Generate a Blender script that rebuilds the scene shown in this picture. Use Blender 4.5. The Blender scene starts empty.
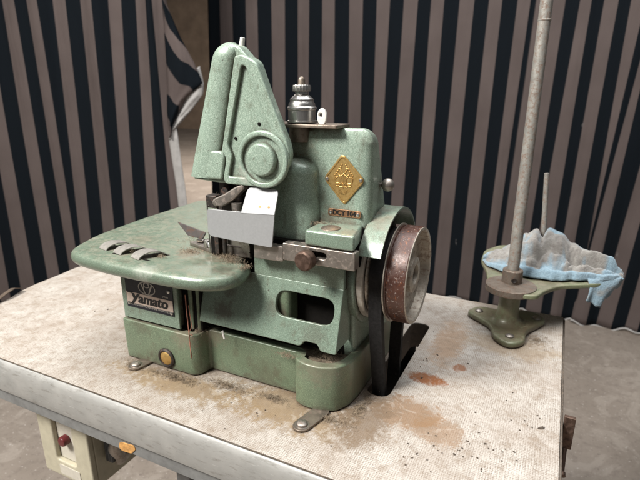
import bpy, bmesh, math, random
from mathutils import Vector, Matrix
S = 0.0075                       # metres per working unit
R = math.radians
sc = bpy.context.scene
C = bpy.data.collections.new('scene'); sc.collection.children.link(C)
OFF = {}
random.seed(7)

# ------------------------------------------------------------------ materials
class NT:
    def __init__(s, name):
        s.m = bpy.data.materials.new(name); s.m.use_nodes = True
        s.t = s.m.node_tree; s.b = s.t.nodes['Principled BSDF']
        g = s.n('ShaderNodeNewGeometry'); v = s.n('ShaderNodeVectorMath', operation='SCALE')
        s.l(g.outputs['Position'], v.inputs[0]); v.inputs['Scale'].default_value = 1/S
        s.P = v.outputs[0]; s.geo = g
    def n(s, t, **k):
        o = s.t.nodes.new(t)
        for a, b in k.items(): setattr(o, a, b)
        return o
    def l(s, a, b): s.t.links.new(a, b)
    def noise(s, scale, detail=4, rough=.55, vec=None, dist=0, stretch=None):
        v = vec or s.P
        if stretch:
            mp = s.n('ShaderNodeVectorMath', operation='MULTIPLY'); s.l(v, mp.inputs[0]); mp.inputs[1].default_value = stretch; v = mp.outputs[0]
        o = s.n('ShaderNodeTexNoise'); s.l(v, o.inputs['Vector'])
        o.inputs['Scale'].default_value = scale; o.inputs['Detail'].default_value = detail
        o.inputs['Roughness'].default_value = rough; o.inputs['Distortion'].default_value = dist
        return o.outputs['Fac']
    def ramp(s, fac, a, b, c0=0., c1=1.):
        o = s.n('ShaderNodeMapRange'); o.clamp = True; s.l(fac, o.inputs[0])
        for i, v in zip((1, 2, 3, 4), (a, b, c0, c1)): o.inputs[i].default_value = v
        return o.outputs[0]
    def math(s, op, a, b=None, clamp=False):
        o = s.n('ShaderNodeMath', operation=op); o.use_clamp = clamp
        for i, v in enumerate((a, b)):
            if v is None: continue
            if isinstance(v, (int, float)): o.inputs[i].default_value = v
            else: s.l(v, o.inputs[i])
        return o.outputs[0]
    def mix(s, f, a, b, mode='MIX'):
        o = s.n('ShaderNodeMix', data_type='RGBA', blend_type=mode)
        for i, v in ((0, f), (6, a), (7, b)):
            if isinstance(v, (int, float)): o.inputs[i].default_value = v
            elif isinstance(v, tuple): o.inputs[i].default_value = (*v[:3], 1)
            else: s.l(v, o.inputs[i])
        return o.outputs[2]
    def sep(s, v):
        o = s.n('ShaderNodeSeparateXYZ'); s.l(v, o.inputs[0]); return o.outputs
    def ao(s, dist):
        o = s.n('ShaderNodeAmbientOcclusion'); o.samples = 6; o.inputs['Distance'].default_value = dist*S
        return o.outputs['AO']
    def blob(s, x, y, rx, ry, soft=.5, wob=.35, sc_=.5):
        """1 inside an irregular patch of the xy plane"""
        p = s.sep(s.P)
        dx = s.math('MULTIPLY', s.math('SUBTRACT', p[0], x), 1/rx); dy = s.math('MULTIPLY', s.math('SUBTRACT', p[1], y), 1/ry)
        d = s.math('SQRT', s.math('ADD', s.math('MULTIPLY', dx, dx), s.math('MULTIPLY', dy, dy)))
        d = s.math('ADD', d, s.math('MULTIPLY', s.math('SUBTRACT', s.noise(sc_, 6, .65), .5), wob*6))
        d = s.math('ADD', d, s.math('MULTIPLY', s.math('SUBTRACT', s.noise(sc_*4, 8, .75), .5), wob*3))
        return s.ramp(d, 1+soft*.5, 1-soft*.5)
    def bump(s, h, strength=.3, dist=.05):
        o = s.n('ShaderNodeBump'); o.inputs['Strength'].default_value = strength; o.inputs['Distance'].default_value = dist*S
        s.l(h, o.inputs['Height']); s.l(o.outputs[0], s.b.inputs['Normal'])
    def out(s, col=None, rough=None, metal=None, spec=None):
        for k, v in (('Base Color', col), ('Roughness', rough), ('Metallic', metal), ('Specular IOR Level', spec)):
            if v is None: continue
            if isinstance(v, (int, float)): s.b.inputs[k].default_value = v
            elif isinstance(v, tuple): s.b.inputs[k].default_value = (*v[:3], 1)
            else: s.l(v, s.b.inputs[k])
        return s.m

def paint(name, light, dark, grime=.8, dust=.35, chips=.5, rough=.36, spots=()):
    t = NT(name)
    sp = t.ramp(t.noise(8.5, 2, .8), .46, .64)
    col = t.mix(sp, dark, light)
    big = t.ramp(t.noise(.22, 3), .35, .7)
    col = t.mix(t.math('MULTIPLY', big, .28), col, tuple(v*.62 for v in dark))
    gr = (.07, .052, .034)
    # dirt gathered in corners
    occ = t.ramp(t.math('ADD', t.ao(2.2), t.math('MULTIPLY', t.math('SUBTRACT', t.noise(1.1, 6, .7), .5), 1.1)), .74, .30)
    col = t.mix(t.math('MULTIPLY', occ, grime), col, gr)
    # dust and lint lying on upward faces
    nz = t.sep(t.geo.outputs['Normal'])[2]
    up = t.math('MULTIPLY', t.ramp(nz, .55, .95), t.ramp(t.noise(.9, 8, .72), .42, .7))
    col = t.mix(t.math('MULTIPLY', up, dust), col, (.30, .25, .19))
    # stains running and small chips
    st = t.ramp(t.noise(.55, 8, .72, stretch=(1, 1, .5)), .54, .64)
    col = t.mix(t.math('MULTIPLY', st, .42*grime), col, (.10, .085, .055))
    sm = t.ramp(t.noise(1.7, 7, .7), .60, .68)
    col = t.mix(t.math('MULTIPLY', sm, .5*grime), col, (.09, .06, .04))
    ch = t.ramp(t.noise(2.8, 4, .6), .665, .685)
    col = t.mix(t.math('MULTIPLY', ch, chips), col, (.06, .045, .035))
    wh = t.ramp(t.noise(3.7, 2, .5, stretch=(1, 1.2, 1)), .755, .77)
    col = t.mix(t.math('MULTIPLY', wh, .6), col, (.55, .55, .48))
    for (px_, py_, pz_, rr_, cc_, am_) in spots:
        o = t.n('ShaderNodeVectorMath', operation='DISTANCE'); t.l(t.P, o.inputs[0]); o.inputs[1].default_value = (px_, py_, pz_)
        d = t.math('ADD', t.math('MULTIPLY', o.outputs['Value'], 1/rr_), t.math('MULTIPLY', t.math('SUBTRACT', t.noise(1.1, 7, .75), .5), 3.4))
        col = t.mix(t.math('MULTIPLY', t.ramp(d, 1.35, .5), am_*.7), col, cc_)
    r = t.math('ADD', rough, t.math('MULTIPLY', t.math('ADD', occ, up), .35), clamp=True)
    t.bump(t.math('ADD', t.noise(4.5, 2, .5), t.math('MULTIPLY', ch, -.5)), .28, .05)
    t.b.inputs['Coat Weight'].default_value = .25; t.b.inputs['Coat Roughness'].default_value = .22
    return t.out(col, r, .12, .5)

def metal(name, base, rough=.35, rust=.3, met=1., rustcol=(.16, .06, .025), sc_=1.6, bump=.15):
    t = NT(name)
    n1 = t.noise(sc_, 7, .68)
    rs = t.ramp(n1, .62-.35*rust, .72-.2*rust)
    sm = t.ramp(t.noise(.7, 4), .3, .75, .72, 1.1)
    c = t.mix(1., base, sm, 'MULTIPLY')
    c = t.mix(t.math('MULTIPLY', rs, min(1, rust*1.6)), c, rustcol)
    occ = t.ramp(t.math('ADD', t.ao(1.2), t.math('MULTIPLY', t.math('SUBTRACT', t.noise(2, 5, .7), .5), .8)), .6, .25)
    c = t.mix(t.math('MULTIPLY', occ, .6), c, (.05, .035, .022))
    rr = t.math('ADD', rough, t.math('MULTIPLY', t.noise(3.5, 5, .7), .25))
    rr = t.math('ADD', rr, t.math('MULTIPLY', rs, .3), clamp=True)
    t.bump(t.noise(5, 4, .6), bump, .04)
    return t.out(c, rr, t.math('MULTIPLY', met, t.math('SUBTRACT', 1, t.math('MULTIPLY', rs, .9*min(1, rust*1.6)))))

def plain(name, col, rough=.6, met=0., var=.3, sc_=1.5, bump=.15):
    t = NT(name)
    c = t.mix(t.ramp(t.noise(sc_, 6, .65), .3, .7), tuple(v*(1-var) for v in col), tuple(min(1, v*(1+var*.6)) for v in col))
    t.bump(t.noise(sc_*3, 5, .6), bump, .05)
    return t.out(c, rough, met)

M = {}
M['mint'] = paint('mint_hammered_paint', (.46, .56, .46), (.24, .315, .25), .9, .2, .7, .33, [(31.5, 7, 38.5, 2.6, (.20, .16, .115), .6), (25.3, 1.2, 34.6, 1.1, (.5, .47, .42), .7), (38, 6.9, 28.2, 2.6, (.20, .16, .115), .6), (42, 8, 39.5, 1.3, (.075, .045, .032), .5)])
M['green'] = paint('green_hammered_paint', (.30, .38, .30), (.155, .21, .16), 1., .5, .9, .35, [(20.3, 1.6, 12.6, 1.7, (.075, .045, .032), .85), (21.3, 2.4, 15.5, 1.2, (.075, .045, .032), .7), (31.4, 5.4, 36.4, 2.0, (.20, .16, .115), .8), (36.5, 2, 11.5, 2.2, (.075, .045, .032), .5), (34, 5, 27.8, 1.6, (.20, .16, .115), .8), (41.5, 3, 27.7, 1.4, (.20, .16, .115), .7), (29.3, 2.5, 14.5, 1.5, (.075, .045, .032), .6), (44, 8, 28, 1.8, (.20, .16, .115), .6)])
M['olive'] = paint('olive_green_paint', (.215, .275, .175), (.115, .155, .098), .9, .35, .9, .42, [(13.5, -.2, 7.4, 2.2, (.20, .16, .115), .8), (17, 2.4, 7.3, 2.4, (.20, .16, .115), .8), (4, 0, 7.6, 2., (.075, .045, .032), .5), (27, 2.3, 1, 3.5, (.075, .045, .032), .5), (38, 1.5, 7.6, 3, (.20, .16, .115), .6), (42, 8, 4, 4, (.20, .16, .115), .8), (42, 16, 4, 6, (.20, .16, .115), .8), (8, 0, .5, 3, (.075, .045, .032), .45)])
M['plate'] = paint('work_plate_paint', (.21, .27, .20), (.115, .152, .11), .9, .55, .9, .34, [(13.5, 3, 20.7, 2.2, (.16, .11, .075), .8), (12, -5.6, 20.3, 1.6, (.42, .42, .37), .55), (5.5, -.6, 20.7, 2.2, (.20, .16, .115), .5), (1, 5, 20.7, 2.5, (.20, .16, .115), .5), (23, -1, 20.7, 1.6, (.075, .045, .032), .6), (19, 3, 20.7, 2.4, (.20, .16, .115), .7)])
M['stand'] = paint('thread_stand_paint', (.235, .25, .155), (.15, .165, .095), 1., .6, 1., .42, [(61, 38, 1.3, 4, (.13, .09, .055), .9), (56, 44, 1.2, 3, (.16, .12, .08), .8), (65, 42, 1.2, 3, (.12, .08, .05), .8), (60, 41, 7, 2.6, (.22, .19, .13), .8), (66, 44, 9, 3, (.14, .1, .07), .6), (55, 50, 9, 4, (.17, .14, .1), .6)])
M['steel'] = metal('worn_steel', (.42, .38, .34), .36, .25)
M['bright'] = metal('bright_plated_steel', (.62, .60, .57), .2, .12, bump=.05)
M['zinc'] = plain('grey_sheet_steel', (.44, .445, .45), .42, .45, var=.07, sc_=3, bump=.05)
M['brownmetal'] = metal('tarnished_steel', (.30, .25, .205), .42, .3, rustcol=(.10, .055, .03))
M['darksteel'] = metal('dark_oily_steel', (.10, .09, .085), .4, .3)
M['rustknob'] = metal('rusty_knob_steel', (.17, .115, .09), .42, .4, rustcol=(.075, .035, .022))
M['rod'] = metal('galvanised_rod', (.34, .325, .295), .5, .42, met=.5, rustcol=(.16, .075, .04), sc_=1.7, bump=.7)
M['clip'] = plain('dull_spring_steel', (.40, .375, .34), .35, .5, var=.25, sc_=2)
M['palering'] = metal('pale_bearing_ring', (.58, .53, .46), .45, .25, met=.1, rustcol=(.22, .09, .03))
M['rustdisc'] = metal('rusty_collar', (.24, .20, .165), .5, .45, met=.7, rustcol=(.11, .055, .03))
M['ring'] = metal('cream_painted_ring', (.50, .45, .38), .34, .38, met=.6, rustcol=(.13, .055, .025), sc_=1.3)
M['black'] = plain('matt_black', (.008, .007, .006), .85); M['black'].node_tree.nodes['Principled BSDF'].inputs['Specular IOR Level'].default_value = .12  # plain black; also paints the darkness inside openings
M['rubber'] = plain('black_rubber_belt', (.014, .013, .013), .75, var=.6, sc_=2.5, bump=.5); M['rubber'].node_tree.nodes['Principled BSDF'].inputs['Specular IOR Level'].default_value = .25
M['grime'] = plain('caked_lint_grime', (.13, .10, .07), .95, var=.6, sc_=2.2, bump=1.)
M['brass'] = metal('gold_brass', (.78, .52, .20), .36, .1, rustcol=(.25, .13, .05), bump=.2)
M['brassdark'] = metal('shaded_brass', (.36, .20, .06), .5, .2, rustcol=(.15, .08, .03))
M['redbrass'] = metal('copper_tone_badge', (.42, .24, .14), .4, .2, rustcol=(.15, .08, .04))
M['navyplate'] = plain('dark_badge_enamel', (.012, .014, .022), .35, .2)
M['pinkplate'] = plain('aged_badge_band', (.56, .45, .38), .4, .2, .15)
M['ink'] = plain('black_ink', (.008, .008, .008), .4)
M['silverink'] = plain('silver_lettering', (.42, .40, .37), .4, .4, .2)
def t_edging():
    t = NT('grey_table_edging')
    c = t.mix(t.ramp(t.noise(.3, 5), .3, .7), (.27, .265, .25), (.335, .325, .305))
    st = t.ramp(t.noise(1.2, 8, .75, stretch=(.25, 1, 1)), .53, .66)
    c = t.mix(t.math('MULTIPLY', st, .55), c, (.13, .115, .095))
    sc2 = t.ramp(t.noise(4., 4, .6, stretch=(.12, 1, 1.4)), .64, .68)
    c = t.mix(t.math('MULTIPLY', sc2, .6), c, (.46, .45, .43))
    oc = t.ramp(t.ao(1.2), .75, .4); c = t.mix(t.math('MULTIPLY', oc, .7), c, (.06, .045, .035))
    t.bump(t.noise(1.2, 6, .7, stretch=(.4, 1, 1)), .15, .06)
    return t.out(c, t.ramp(t.noise(.8, 6), .3, .7, .36, .55), 0.)
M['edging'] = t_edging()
M['edging2'] = plain('dull_grey_rail', (.19, .19, .185), .55, var=.25, sc_=.6)
M['wood'] = plain('raw_board_edge', (.085, .06, .042), .8, var=.4)
M['cream'] = plain('cream_switch_plastic', (.47, .43, .32), .42, var=.13, sc_=.7)
M['creamhi'] = plain('pale_switch_panel', (.58, .54, .46), .4, var=.1)
M['red'] = plain('dark_red_button', (.12, .018, .02), .4)
M['cable'] = plain('black_cable', (.02, .02, .02), .5)
M['chip'] = plain('bare_orange_wood', (.62, .32, .10), .8, var=.5, sc_=1.5)
M['white'] = plain('white_plastic', (.68, .66, .62), .4, var=.12)
M['fibre'] = plain('lint_fibre', (.30, .235, .165), .95, var=.6)
M['redthread'] = plain('reddish_thread', (.35, .15, .10), .9)
M['crumb'] = plain('dark_crumbs', (.075, .055, .04), .9, var=.5)
M['wall'] = plain('tan_plaster', (.33, .24, .17), .9, var=.3, sc_=.02)

def t_wheel():
    t = NT('brown_chipped_wheel_paint')
    base = t.mix(t.ramp(t.noise(.6, 4), .3, .7), (.046, .018, .012), (.074, .030, .020))
    ch = t.ramp(t.noise(2.3, 8, .8), .585, .63)
    c = t.mix(ch, base, (.34, .28, .25))
    ru = t.ramp(t.noise(1.3, 6, .7, stretch=(1.7, 1, 1)), .57, .68)
    c = t.mix(t.math('MULTIPLY', ru, .75), c, (.26, .09, .03))
    t.bump(t.math('SUBTRACT', t.noise(3, 5, .6), ch), .3, .05)
    return t.out(c, t.ramp(t.noise(2, 5), .3, .7, .28, .5), .15, .6)
M['wheel'] = t_wheel()

def t_laminate():
    t = NT('stained_linen_laminate')
    p = t.sep(t.P)
    # woven linen print: short interrupted threads in both directions
    a = t.noise(1., 3, .7, stretch=(7., .7, 1)); b = t.noise(1., 3, .7, stretch=(.7, 7., 1))
    def lines(k, brk):
        wob = t.math('MULTIPLY', t.noise(.9, 3, .6), 7.)
        ph = t.math('ADD', t.math('MULTIPLY', p[k], 2*math.pi/.31), wob)
        return t.math('MULTIPLY', t.ramp(t.math('SINE', ph), .0, .9), t.ramp(brk, .42, .60))
    weave = t.math('MAXIMUM', lines(0, b), lines(1, a))
    c = t.mix(weave, (.475, .44, .395), (.18, .14, .11))
    tone = t.ramp(t.noise(.10, 6, .6), .38, .66)
    c = t.mix(t.math('MULTIPLY', tone, .55), c, (.27, .21, .165), 'MIX')
    hi = t.ramp(t.noise(.17, 7, .68, dist=.6), .53, .62)
    c = t.mix(t.math('MULTIPLY', hi, .25), c, (.53, .49, .45))
    def stain(c, col, amt, *a, **k): return t.mix(t.math('MULTIPLY', t.blob(*a, **k), amt), c, col)
    c = stain(c, (.25, .175, .095), .8, 14, -3.0, 12, 2.6, soft=.6, wob=.45, sc_=.5)
    c = stain(c, (.235, .16, .085), .8, 34, -.5, 11, 4.5, soft=.6, wob=.45, sc_=.5)
    c = stain(c, (.22, .125, .06), .75, 49.8, 6, 5, 3.6, soft=.35, wob=.32, sc_=.45)
    c = stain(c, (.23, .135, .07), .65, 55, 4, 3.5, 3.0, soft=.4, wob=.35, sc_=.6)
    c = stain(c, (.22, .075, .02), .95, 50.2, 16.3, 3.1, 1.6, soft=.35, wob=.22, sc_=1.)
    c = stain(c, (.22, .08, .025), .8, 54.5, 22, 1.1, 1.3, soft=.35, wob=.3, sc_=1.3)
    c = stain(c, (.32, .19, .10), .6, 51, 31, 2.6, 9, soft=.6, wob=.35, sc_=.4)
    c = stain(c, (.17, .12, .08), .8, 44.5, 2, 4, 7, soft=.6, wob=.3, sc_=.5)
    c = stain(c, (.30, .22, .14), .6, 62, 34, 8, 4, soft=.6, wob=.35, sc_=.3)
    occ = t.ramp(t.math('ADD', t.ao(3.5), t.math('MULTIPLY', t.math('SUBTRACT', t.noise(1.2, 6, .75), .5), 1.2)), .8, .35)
    c = t.mix(t.math('MULTIPLY', occ, .75), c, (.10, .07, .045))  # occlusion darkening: lint plus contact shadow put into the colour
    sp = t.ramp(t.noise(1.6, 2, .5), .735, .755)
    c = t.mix(t.math('MULTIPLY', sp, .8), c, (.09, .065, .05))
    df = t.ramp(t.noise(.45, 10, .78), .50, .60)
    c = t.mix(t.math('MULTIPLY', df, .5), c, (.23, .17, .12))
    wr = t.ramp(t.noise(.3, 9, .75, dist=1.), .56, .60)
    c = t.mix(t.math('MULTIPLY', wr, .22), c, (.56, .52, .47))
    t.bump(t.math('ADD', t.math('MULTIPLY', weave, -1), t.math('MULTIPLY', df, 2.)), .3, .05)
    return t.out(c, t.ramp(t.noise(.5, 5), .3, .7, .42, .62), 0., .4)
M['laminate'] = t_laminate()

def t_fabric(name):
    t = NT(name)
    uv = t.n('ShaderNodeUVMap'); uv.uv_map = 'UVMap'
    u = t.sep(uv.outputs[0])
    ph = t.math('FRACT', t.math('MULTIPLY', u[0], .5))
    e = .012
    d = t.ramp(ph, .515-e, .515+e)
    lo = t.ramp(ph, 1-e, 1.)
    d = t.math('SUBTRACT', d, lo)
    w = t.noise(2.2, 3, .6)
    dark = t.mix(w, (.0022, .0038, .0058), (.0042, .0068, .0100))
    light = t.mix(t.ramp(t.noise(.035, 4), .3, .7), (.086, .067, .062), (.107, .084, .078))
    c = t.mix(d, dark, light)
    st = t.ramp(t.noise(.09, 4, .5, stretch=(1, 1, .6)), .74, .76)
    c = t.mix(t.math('MULTIPLY', st, .25), c, (.3, .28, .27))
    t.bump(t.math('ADD', t.noise(.07, 3, .5, stretch=(1, 1, .14), dist=.3), t.math('MULTIPLY', t.noise(2., 3), .03)), .6, 4.)
    return t.out(c, .92, 0., .15)
M['stripe'] = t_fabric('striped_curtain_cloth')
M['lining'] = plain('white_curtain_lining', (.36, .345, .33), .9, var=.2, sc_=.2)

def t_floor():
    t = NT('dusty_concrete_floor')
    c = t.mix(t.ramp(t.noise(.012, 7, .65), .3, .7), (.20, .165, .135), (.30, .255, .215))
    c = t.mix(t.math('MULTIPLY', t.ramp(t.noise(.25, 6, .75), .5, .7), .5), c, (.12, .095, .08))
    c = t.mix(t.math('MULTIPLY', t.ramp(t.noise(.045, 8, .7, dist=1.), .54, .6), .35), c, (.40, .35, .30))
    c = t.mix(t.math('MULTIPLY', t.ramp(t.noise(.8, 3, .5), .66, .69), .8), c, (.48, .44, .40))
    c = t.mix(t.math('MULTIPLY', t.ramp(t.noise(.6, 4, .6, dist=.5), .66, .70), .8), c, (.07, .055, .045))
    t.bump(t.noise(.4, 6, .7), .2, .5)
    return t.out(c, .78, 0., .3)
M['floor'] = t_floor()

def t_rag():
    t = NT('pale_blue_dirty_cloth')
    c = t.mix(t.ramp(t.noise(3.2, 5, .7), .3, .7), (.15, .225, .28), (.27, .365, .425))
    at = t.n('ShaderNodeAttribute'); at.attribute_name = 'dirt'
    dirt = t.ramp(t.math('ADD', at.outputs['Fac'], t.math('MULTIPLY', t.math('SUBTRACT', t.noise(.8, 6, .7), .5), .6)), .3, .65)
    c = t.mix(t.math('MULTIPLY', dirt, .72), c, t.mix(t.ramp(t.noise(.7, 5, .7), .35, .65), (.29, .24, .19), (.17, .115, .075)))
    t.bump(t.math('ADD', t.noise(3.5, 4, .7), t.math('MULTIPLY', t.noise(.8, 3), 1.5)), .6, .22)
    t.b.inputs['Sheen Weight'].default_value = .3
    return t.out(c, .95, 0., .1)
M['rag'] = t_rag()

def t_diamond():
    t = NT('embossed_brass_badge')
    c = t.mix(t.ramp(t.noise(2.5, 4, .6), .35, .65), (.70, .44, .15), (.86, .60, .24))
    occ = t.ramp(t.ao(.35), .9, .5)
    c = t.mix(t.math('MULTIPLY', occ, .8), c, (.22, .10, .025))
    t.bump(t.noise(6, 3), .3, .05)
    return t.out(c, .36, .85)
M['badge'] = t_diamond()

# ------------------------------------------------------------------ mesh tools
def V(*a): return Vector(a)
def frame(o, u, v):
    u = Vector(u).normalized(); v = Vector(v).normalized(); n = u.cross(v)
    return Matrix(((u.x, v.x, n.x, o[0]), (u.y, v.y, n.y, o[1]), (u.z, v.z, n.z, o[2]), (0, 0, 0, 1)))
def FXZ(y): return frame((0, y, 0), (1, 0, 0), (0, 0, 1))      # local (x, z), normal towards -y
FXY = lambda z: frame((0, 0, z), (1, 0, 0), (0, 1, 0))
def rnd(pts, r, n=5):
    """round the corners of a polygon; r may be a list"""
    out = []; N = len(pts)
    for i in range(N):
        p = Vector(pts[i][:2]); a = Vector(pts[i-1][:2]); b = Vector(pts[(i+1) % N][:2])
        rr = r[i] if isinstance(r, (list, tuple)) else r
        da, db = (a-p), (b-p)
        d = min(rr, da.length*.48, db.length*.48)
        if d < 1e-4: out.append((p.x, p.y)); continue
        s, e = p+da.normalized()*d, p+db.normalized()*d
        for k in range(n+1):
            t = k/n; q = s*(1-t)**2 + p*2*t*(1-t) + e*t*t
            out.append((q.x, q.y))
    return out
def circ(cx, cy, r, n=40, ry=None, a0=0):
    return [(cx+r*math.cos(2*math.pi*i/n+a0), cy+(ry or r)*math.sin(2*math.pi*i/n+a0)) for i in range(n)]
def oval(x0, x1, cy, r, n=10):
    a = [(x1-r+r*math.cos(t), cy+r*math.sin(t)) for t in [(-.5+k/n)*math.pi for k in range(n+1)]]
    b = [(x0+r+r*math.cos(t), cy+r*math.sin(t)) for t in [(.5+k/n)*math.pi for k in range(n+1)]]
    return a+b
def xz(p3): return [(p[0], p[2]) for p in p3]
def xy(p3): return [(p[0], p[1]) for p in p3]

class MB:
    def __init__(s): s.bm = bmesh.new()
    def _in(s, b, m=0):
        for f in b.faces: f.material_index = m
        me = bpy.data.meshes.new('tmp'); b.to_mesh(me); b.free(); s.bm.from_mesh(me); bpy.data.meshes.remove(me); return s
    def _bev(s, b, w, seg=3, ang=30):
        if w <= 0: return
        es = [e for e in b.edges if len(e.link_faces) == 2 and e.calc_face_angle(0) > R(ang)]
        bmesh.ops.bevel(b, geom=es, offset=w, segments=seg, profile=.5, affect='EDGES', clamp_overlap=True)
    def box(s, a, c, bev=.06, m=0, fn=None, seg=3, mat=None):
        b = bmesh.new(); bmesh.ops.create_cube(b, size=1)
        for v in b.verts:
            v.co = V(*[(a[i]+c[i])/2 + v.co[i]*(c[i]-a[i]) for i in range(3)])
            if fn: v.co = Vector(fn(*v.co))
        s._bev(b, bev, seg)
        if mat: b.transform(mat)
        return s._in(b, m)
    def poly(s, F, outer, d0, d1, bev=0., holes=(), m=0, fn=None, seg=3):
        """prism: outline in the frame F between depths d0 < d1 along its normal"""
        cu = bpy.data.curves.new('c', 'CURVE'); cu.dimensions = '2D'; cu.fill_mode = 'BOTH'
        for pts in [outer]+list(holes):
            sp = cu.splines.new('POLY'); sp.points.add(len(pts)-1)
            for i, p in enumerate(pts): sp.points[i].co = (p[0], p[1], 0, 1)
            sp.use_cyclic_u = True
        h = (d1-d0)/2; bev = min(bev, h*.98)
        cu.extrude = h-bev; cu.bevel_depth = bev; cu.bevel_resolution = seg; cu.offset = -bev
        ob = bpy.data.objects.new('c', cu); me = bpy.data.meshes.new_from_object(ob)
        b = bmesh.new(); b.from_mesh(me); bpy.data.meshes.remove(me); bpy.data.objects.remove(ob); bpy.data.curves.remove(cu)
        bmesh.ops.remove_doubles(b, verts=b.verts, dist=1e-3)
        b.transform(F @ Matrix.Translation((0, 0, (d0+d1)/2)))
        if fn:
            for v in b.verts: v.co = Vector(fn(*v.co))
        return s._in(b, m)
    def solid(s, F, outer, d0, d1, bev, fn=None, seg=6, m=0):
        b = bmesh.new(); lo = [b.verts.new((p[0], p[1], d0)) for p in outer]; hi = [b.verts.new((p[0], p[1], d1)) for p in outer]
        b.faces.new(lo[::-1]); b.faces.new(hi); N = len(outer)
        for i in range(N): b.faces.new((lo[i], lo[(i+1) % N], hi[(i+1) % N], hi[i]))
        bmesh.ops.recalc_face_normals(b, faces=b.faces)
        bmesh.ops.bevel(b, geom=list(b.edges), offset=bev, segments=seg, profile=.5, affect='EDGES', clamp_overlap=True)
        b.transform(F)
        if fn:
            for v in b.verts: v.co = Vector(fn(*v.co))
        return s._in(b, m)
    def text(s, F, body, size, depth, m=0, off=0., shear=0., sx=1., align='CENTER'):
        cu = bpy.data.curves.new('t', 'FONT'); cu.body = body; cu.size = size; cu.extrude = depth/2
        cu.offset = off; cu.shear = shear; cu.align_x = align; cu.align_y = 'CENTER'; cu.resolution_u = 3
        ob = bpy.data.objects.new('t', cu); me = bpy.data.meshes.new_from_object(ob)
        b = bmesh.new(); b.from_mesh(me); bpy.data.meshes.remove(me); bpy.data.objects.remove(ob); bpy.data.curves.remove(cu)
        for v in b.verts: v.co.x *= sx
        b.transform(F)
        return s._in(b, m)
    def lathe(s, prof, o, axis=(0, 0, 1), seg=40, m=0, bump=None):
        ax = Vector(axis).normalized(); q = Vector((0, 0, 1)).rotation_difference(ax).to_matrix().to_4x4()
        b = bmesh.new(); rings = []
        for r, h in prof:
            if r < 1e-5: rings.append([b.verts.new((0, 0, h))])
            else: rings.append([b.verts.new((r*(bump(i, h) if bump else 1)*math.cos(2*math.pi*i/seg), r*(bump(i, h) if bump else 1)*math.sin(2*math.pi*i/seg), h)) for i in range(seg)])
        for A, B in zip(rings, rings[1:]):
            for i in range(seg):
                j = (i+1) % seg
                if len(A) == 1 and len(B) == 1: continue
                if len(A) == 1: b.faces.new((A[0], B[j], B[i]))
                elif len(B) == 1: b.faces.new((A[i], A[j], B[0]))
                else: b.faces.new((A[i], A[j], B[j], B[i]))
        bmesh.ops.recalc_face_normals(b, faces=b.faces)
        b.transform(Matrix.Translation(o) @ q)
        return s._in(b, m)
    def cyl(s, p0, p1, r0, r1=None, bev=.08, seg=32, m=0):
        p0, p1 = Vector(p0), Vector(p1); L = (p1-p0).length; r1 = r0 if r1 is None else r1
        c = min(bev, r0*.5, r1*.5, L*.4); k = c*.3
        return s.lathe([(0, 0), (r0-c, 0), (r0-k, k), (r0, c), (r1, L-c), (r1-k, L-k), (r1-c, L), (0, L)], p0, p1-p0, seg, m)
    def tube(s, pts, r, seg=12, m=0):
        pts = [Vector(p) for p in pts]; b = bmesh.new(); prev = None; N = len(pts)
        for i, p in enumerate(pts):
            t = (pts[min(i+1, N-1)]-pts[max(i-1, 0)]).normalized()
            if i == 0: a = t.orthogonal().normalized()
            a = (a - t*a.dot(t)).normalized(); c = t.cross(a)
            rr = r[i] if isinstance(r, (list, tuple)) else r
            ring = [b.verts.new(p + (a*math.cos(2*math.pi*k/seg)+c*math.sin(2*math.pi*k/seg))*rr) for k in range(seg)]
            if prev:
                for k in range(seg): b.faces.new((prev[k], prev[(k+1) % seg], ring[(k+1) % seg], ring[k]))
            else: b.faces.new(ring[::-1])
            prev = ring
        b.faces.new(prev); return s._in(b, m)
    def strip(s, pts, w, th, m=0, bev=.03):
        """bent sheet: polyline pts, width vector w, thickness th"""
        pts = [Vector(p) for p in pts]; w = Vector(w); b = bmesh.new(); rings = []; N = len(pts)
        for i, p in enumerate(pts):
            t = (pts[min(i+1, N-1)]-pts[max(i-1, 0)]).normalized(); n = t.cross(w).normalized()*th/2
            rings.append([b.verts.new(q) for q in (p-w/2-n, p+w/2-n, p+w/2+n, p-w/2+n)])
        for A, B in zip(rings, rings[1:]):
            for k in range(4): b.faces.new((A[k], A[(k+1) % 4], B[(k+1) % 4], B[k]))
        b.faces.new(rings[0][::-1]); b.faces.new(rings[-1])
        bmesh.ops.recalc_face_normals(b, faces=b.faces)
        return s._in(b, m)
    def loft(s, secs, n=8, m=0):
        """stack of rounded rectangles (z, x0, x1, y0, y1, r)"""
        b = bmesh.new(); prev = None
        for z, x0, x1, y0, y1, r in secs:
            r = min(r, (x1-x0)/2*.999, (y1-y0)/2*.999); ring = []
            for cx, cy, a0 in ((x1-r, y1-r, 0), (x0+r, y1-r, 90), (x0+r, y0+r, 180), (x1-r, y0+r, 270)):
                for k in range(n+1):
                    a = R(a0+90*k/n); ring.append(b.verts.new((cx+r*math.cos(a), cy+r*math.sin(a), z)))
            if prev:
                for k in range(len(ring)):
                    j = (k+1) % len(ring); b.faces.new((prev[k], prev[j], ring[j], ring[k]))
            else: b.faces.new(ring[::-1])
            prev = ring
        b.faces.new(prev); return s._in(b, m)
    def screw(s, c, ax, r, h, m=0, slot=True):
        c = Vector(c); ax = Vector(ax).normalized()
        s.lathe([(0, h*1.0), (r*.5, h*.98), (r*.85, h*.8), (r, h*.45), (r, 0)], c, ax, 20, m)
        return s
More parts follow.
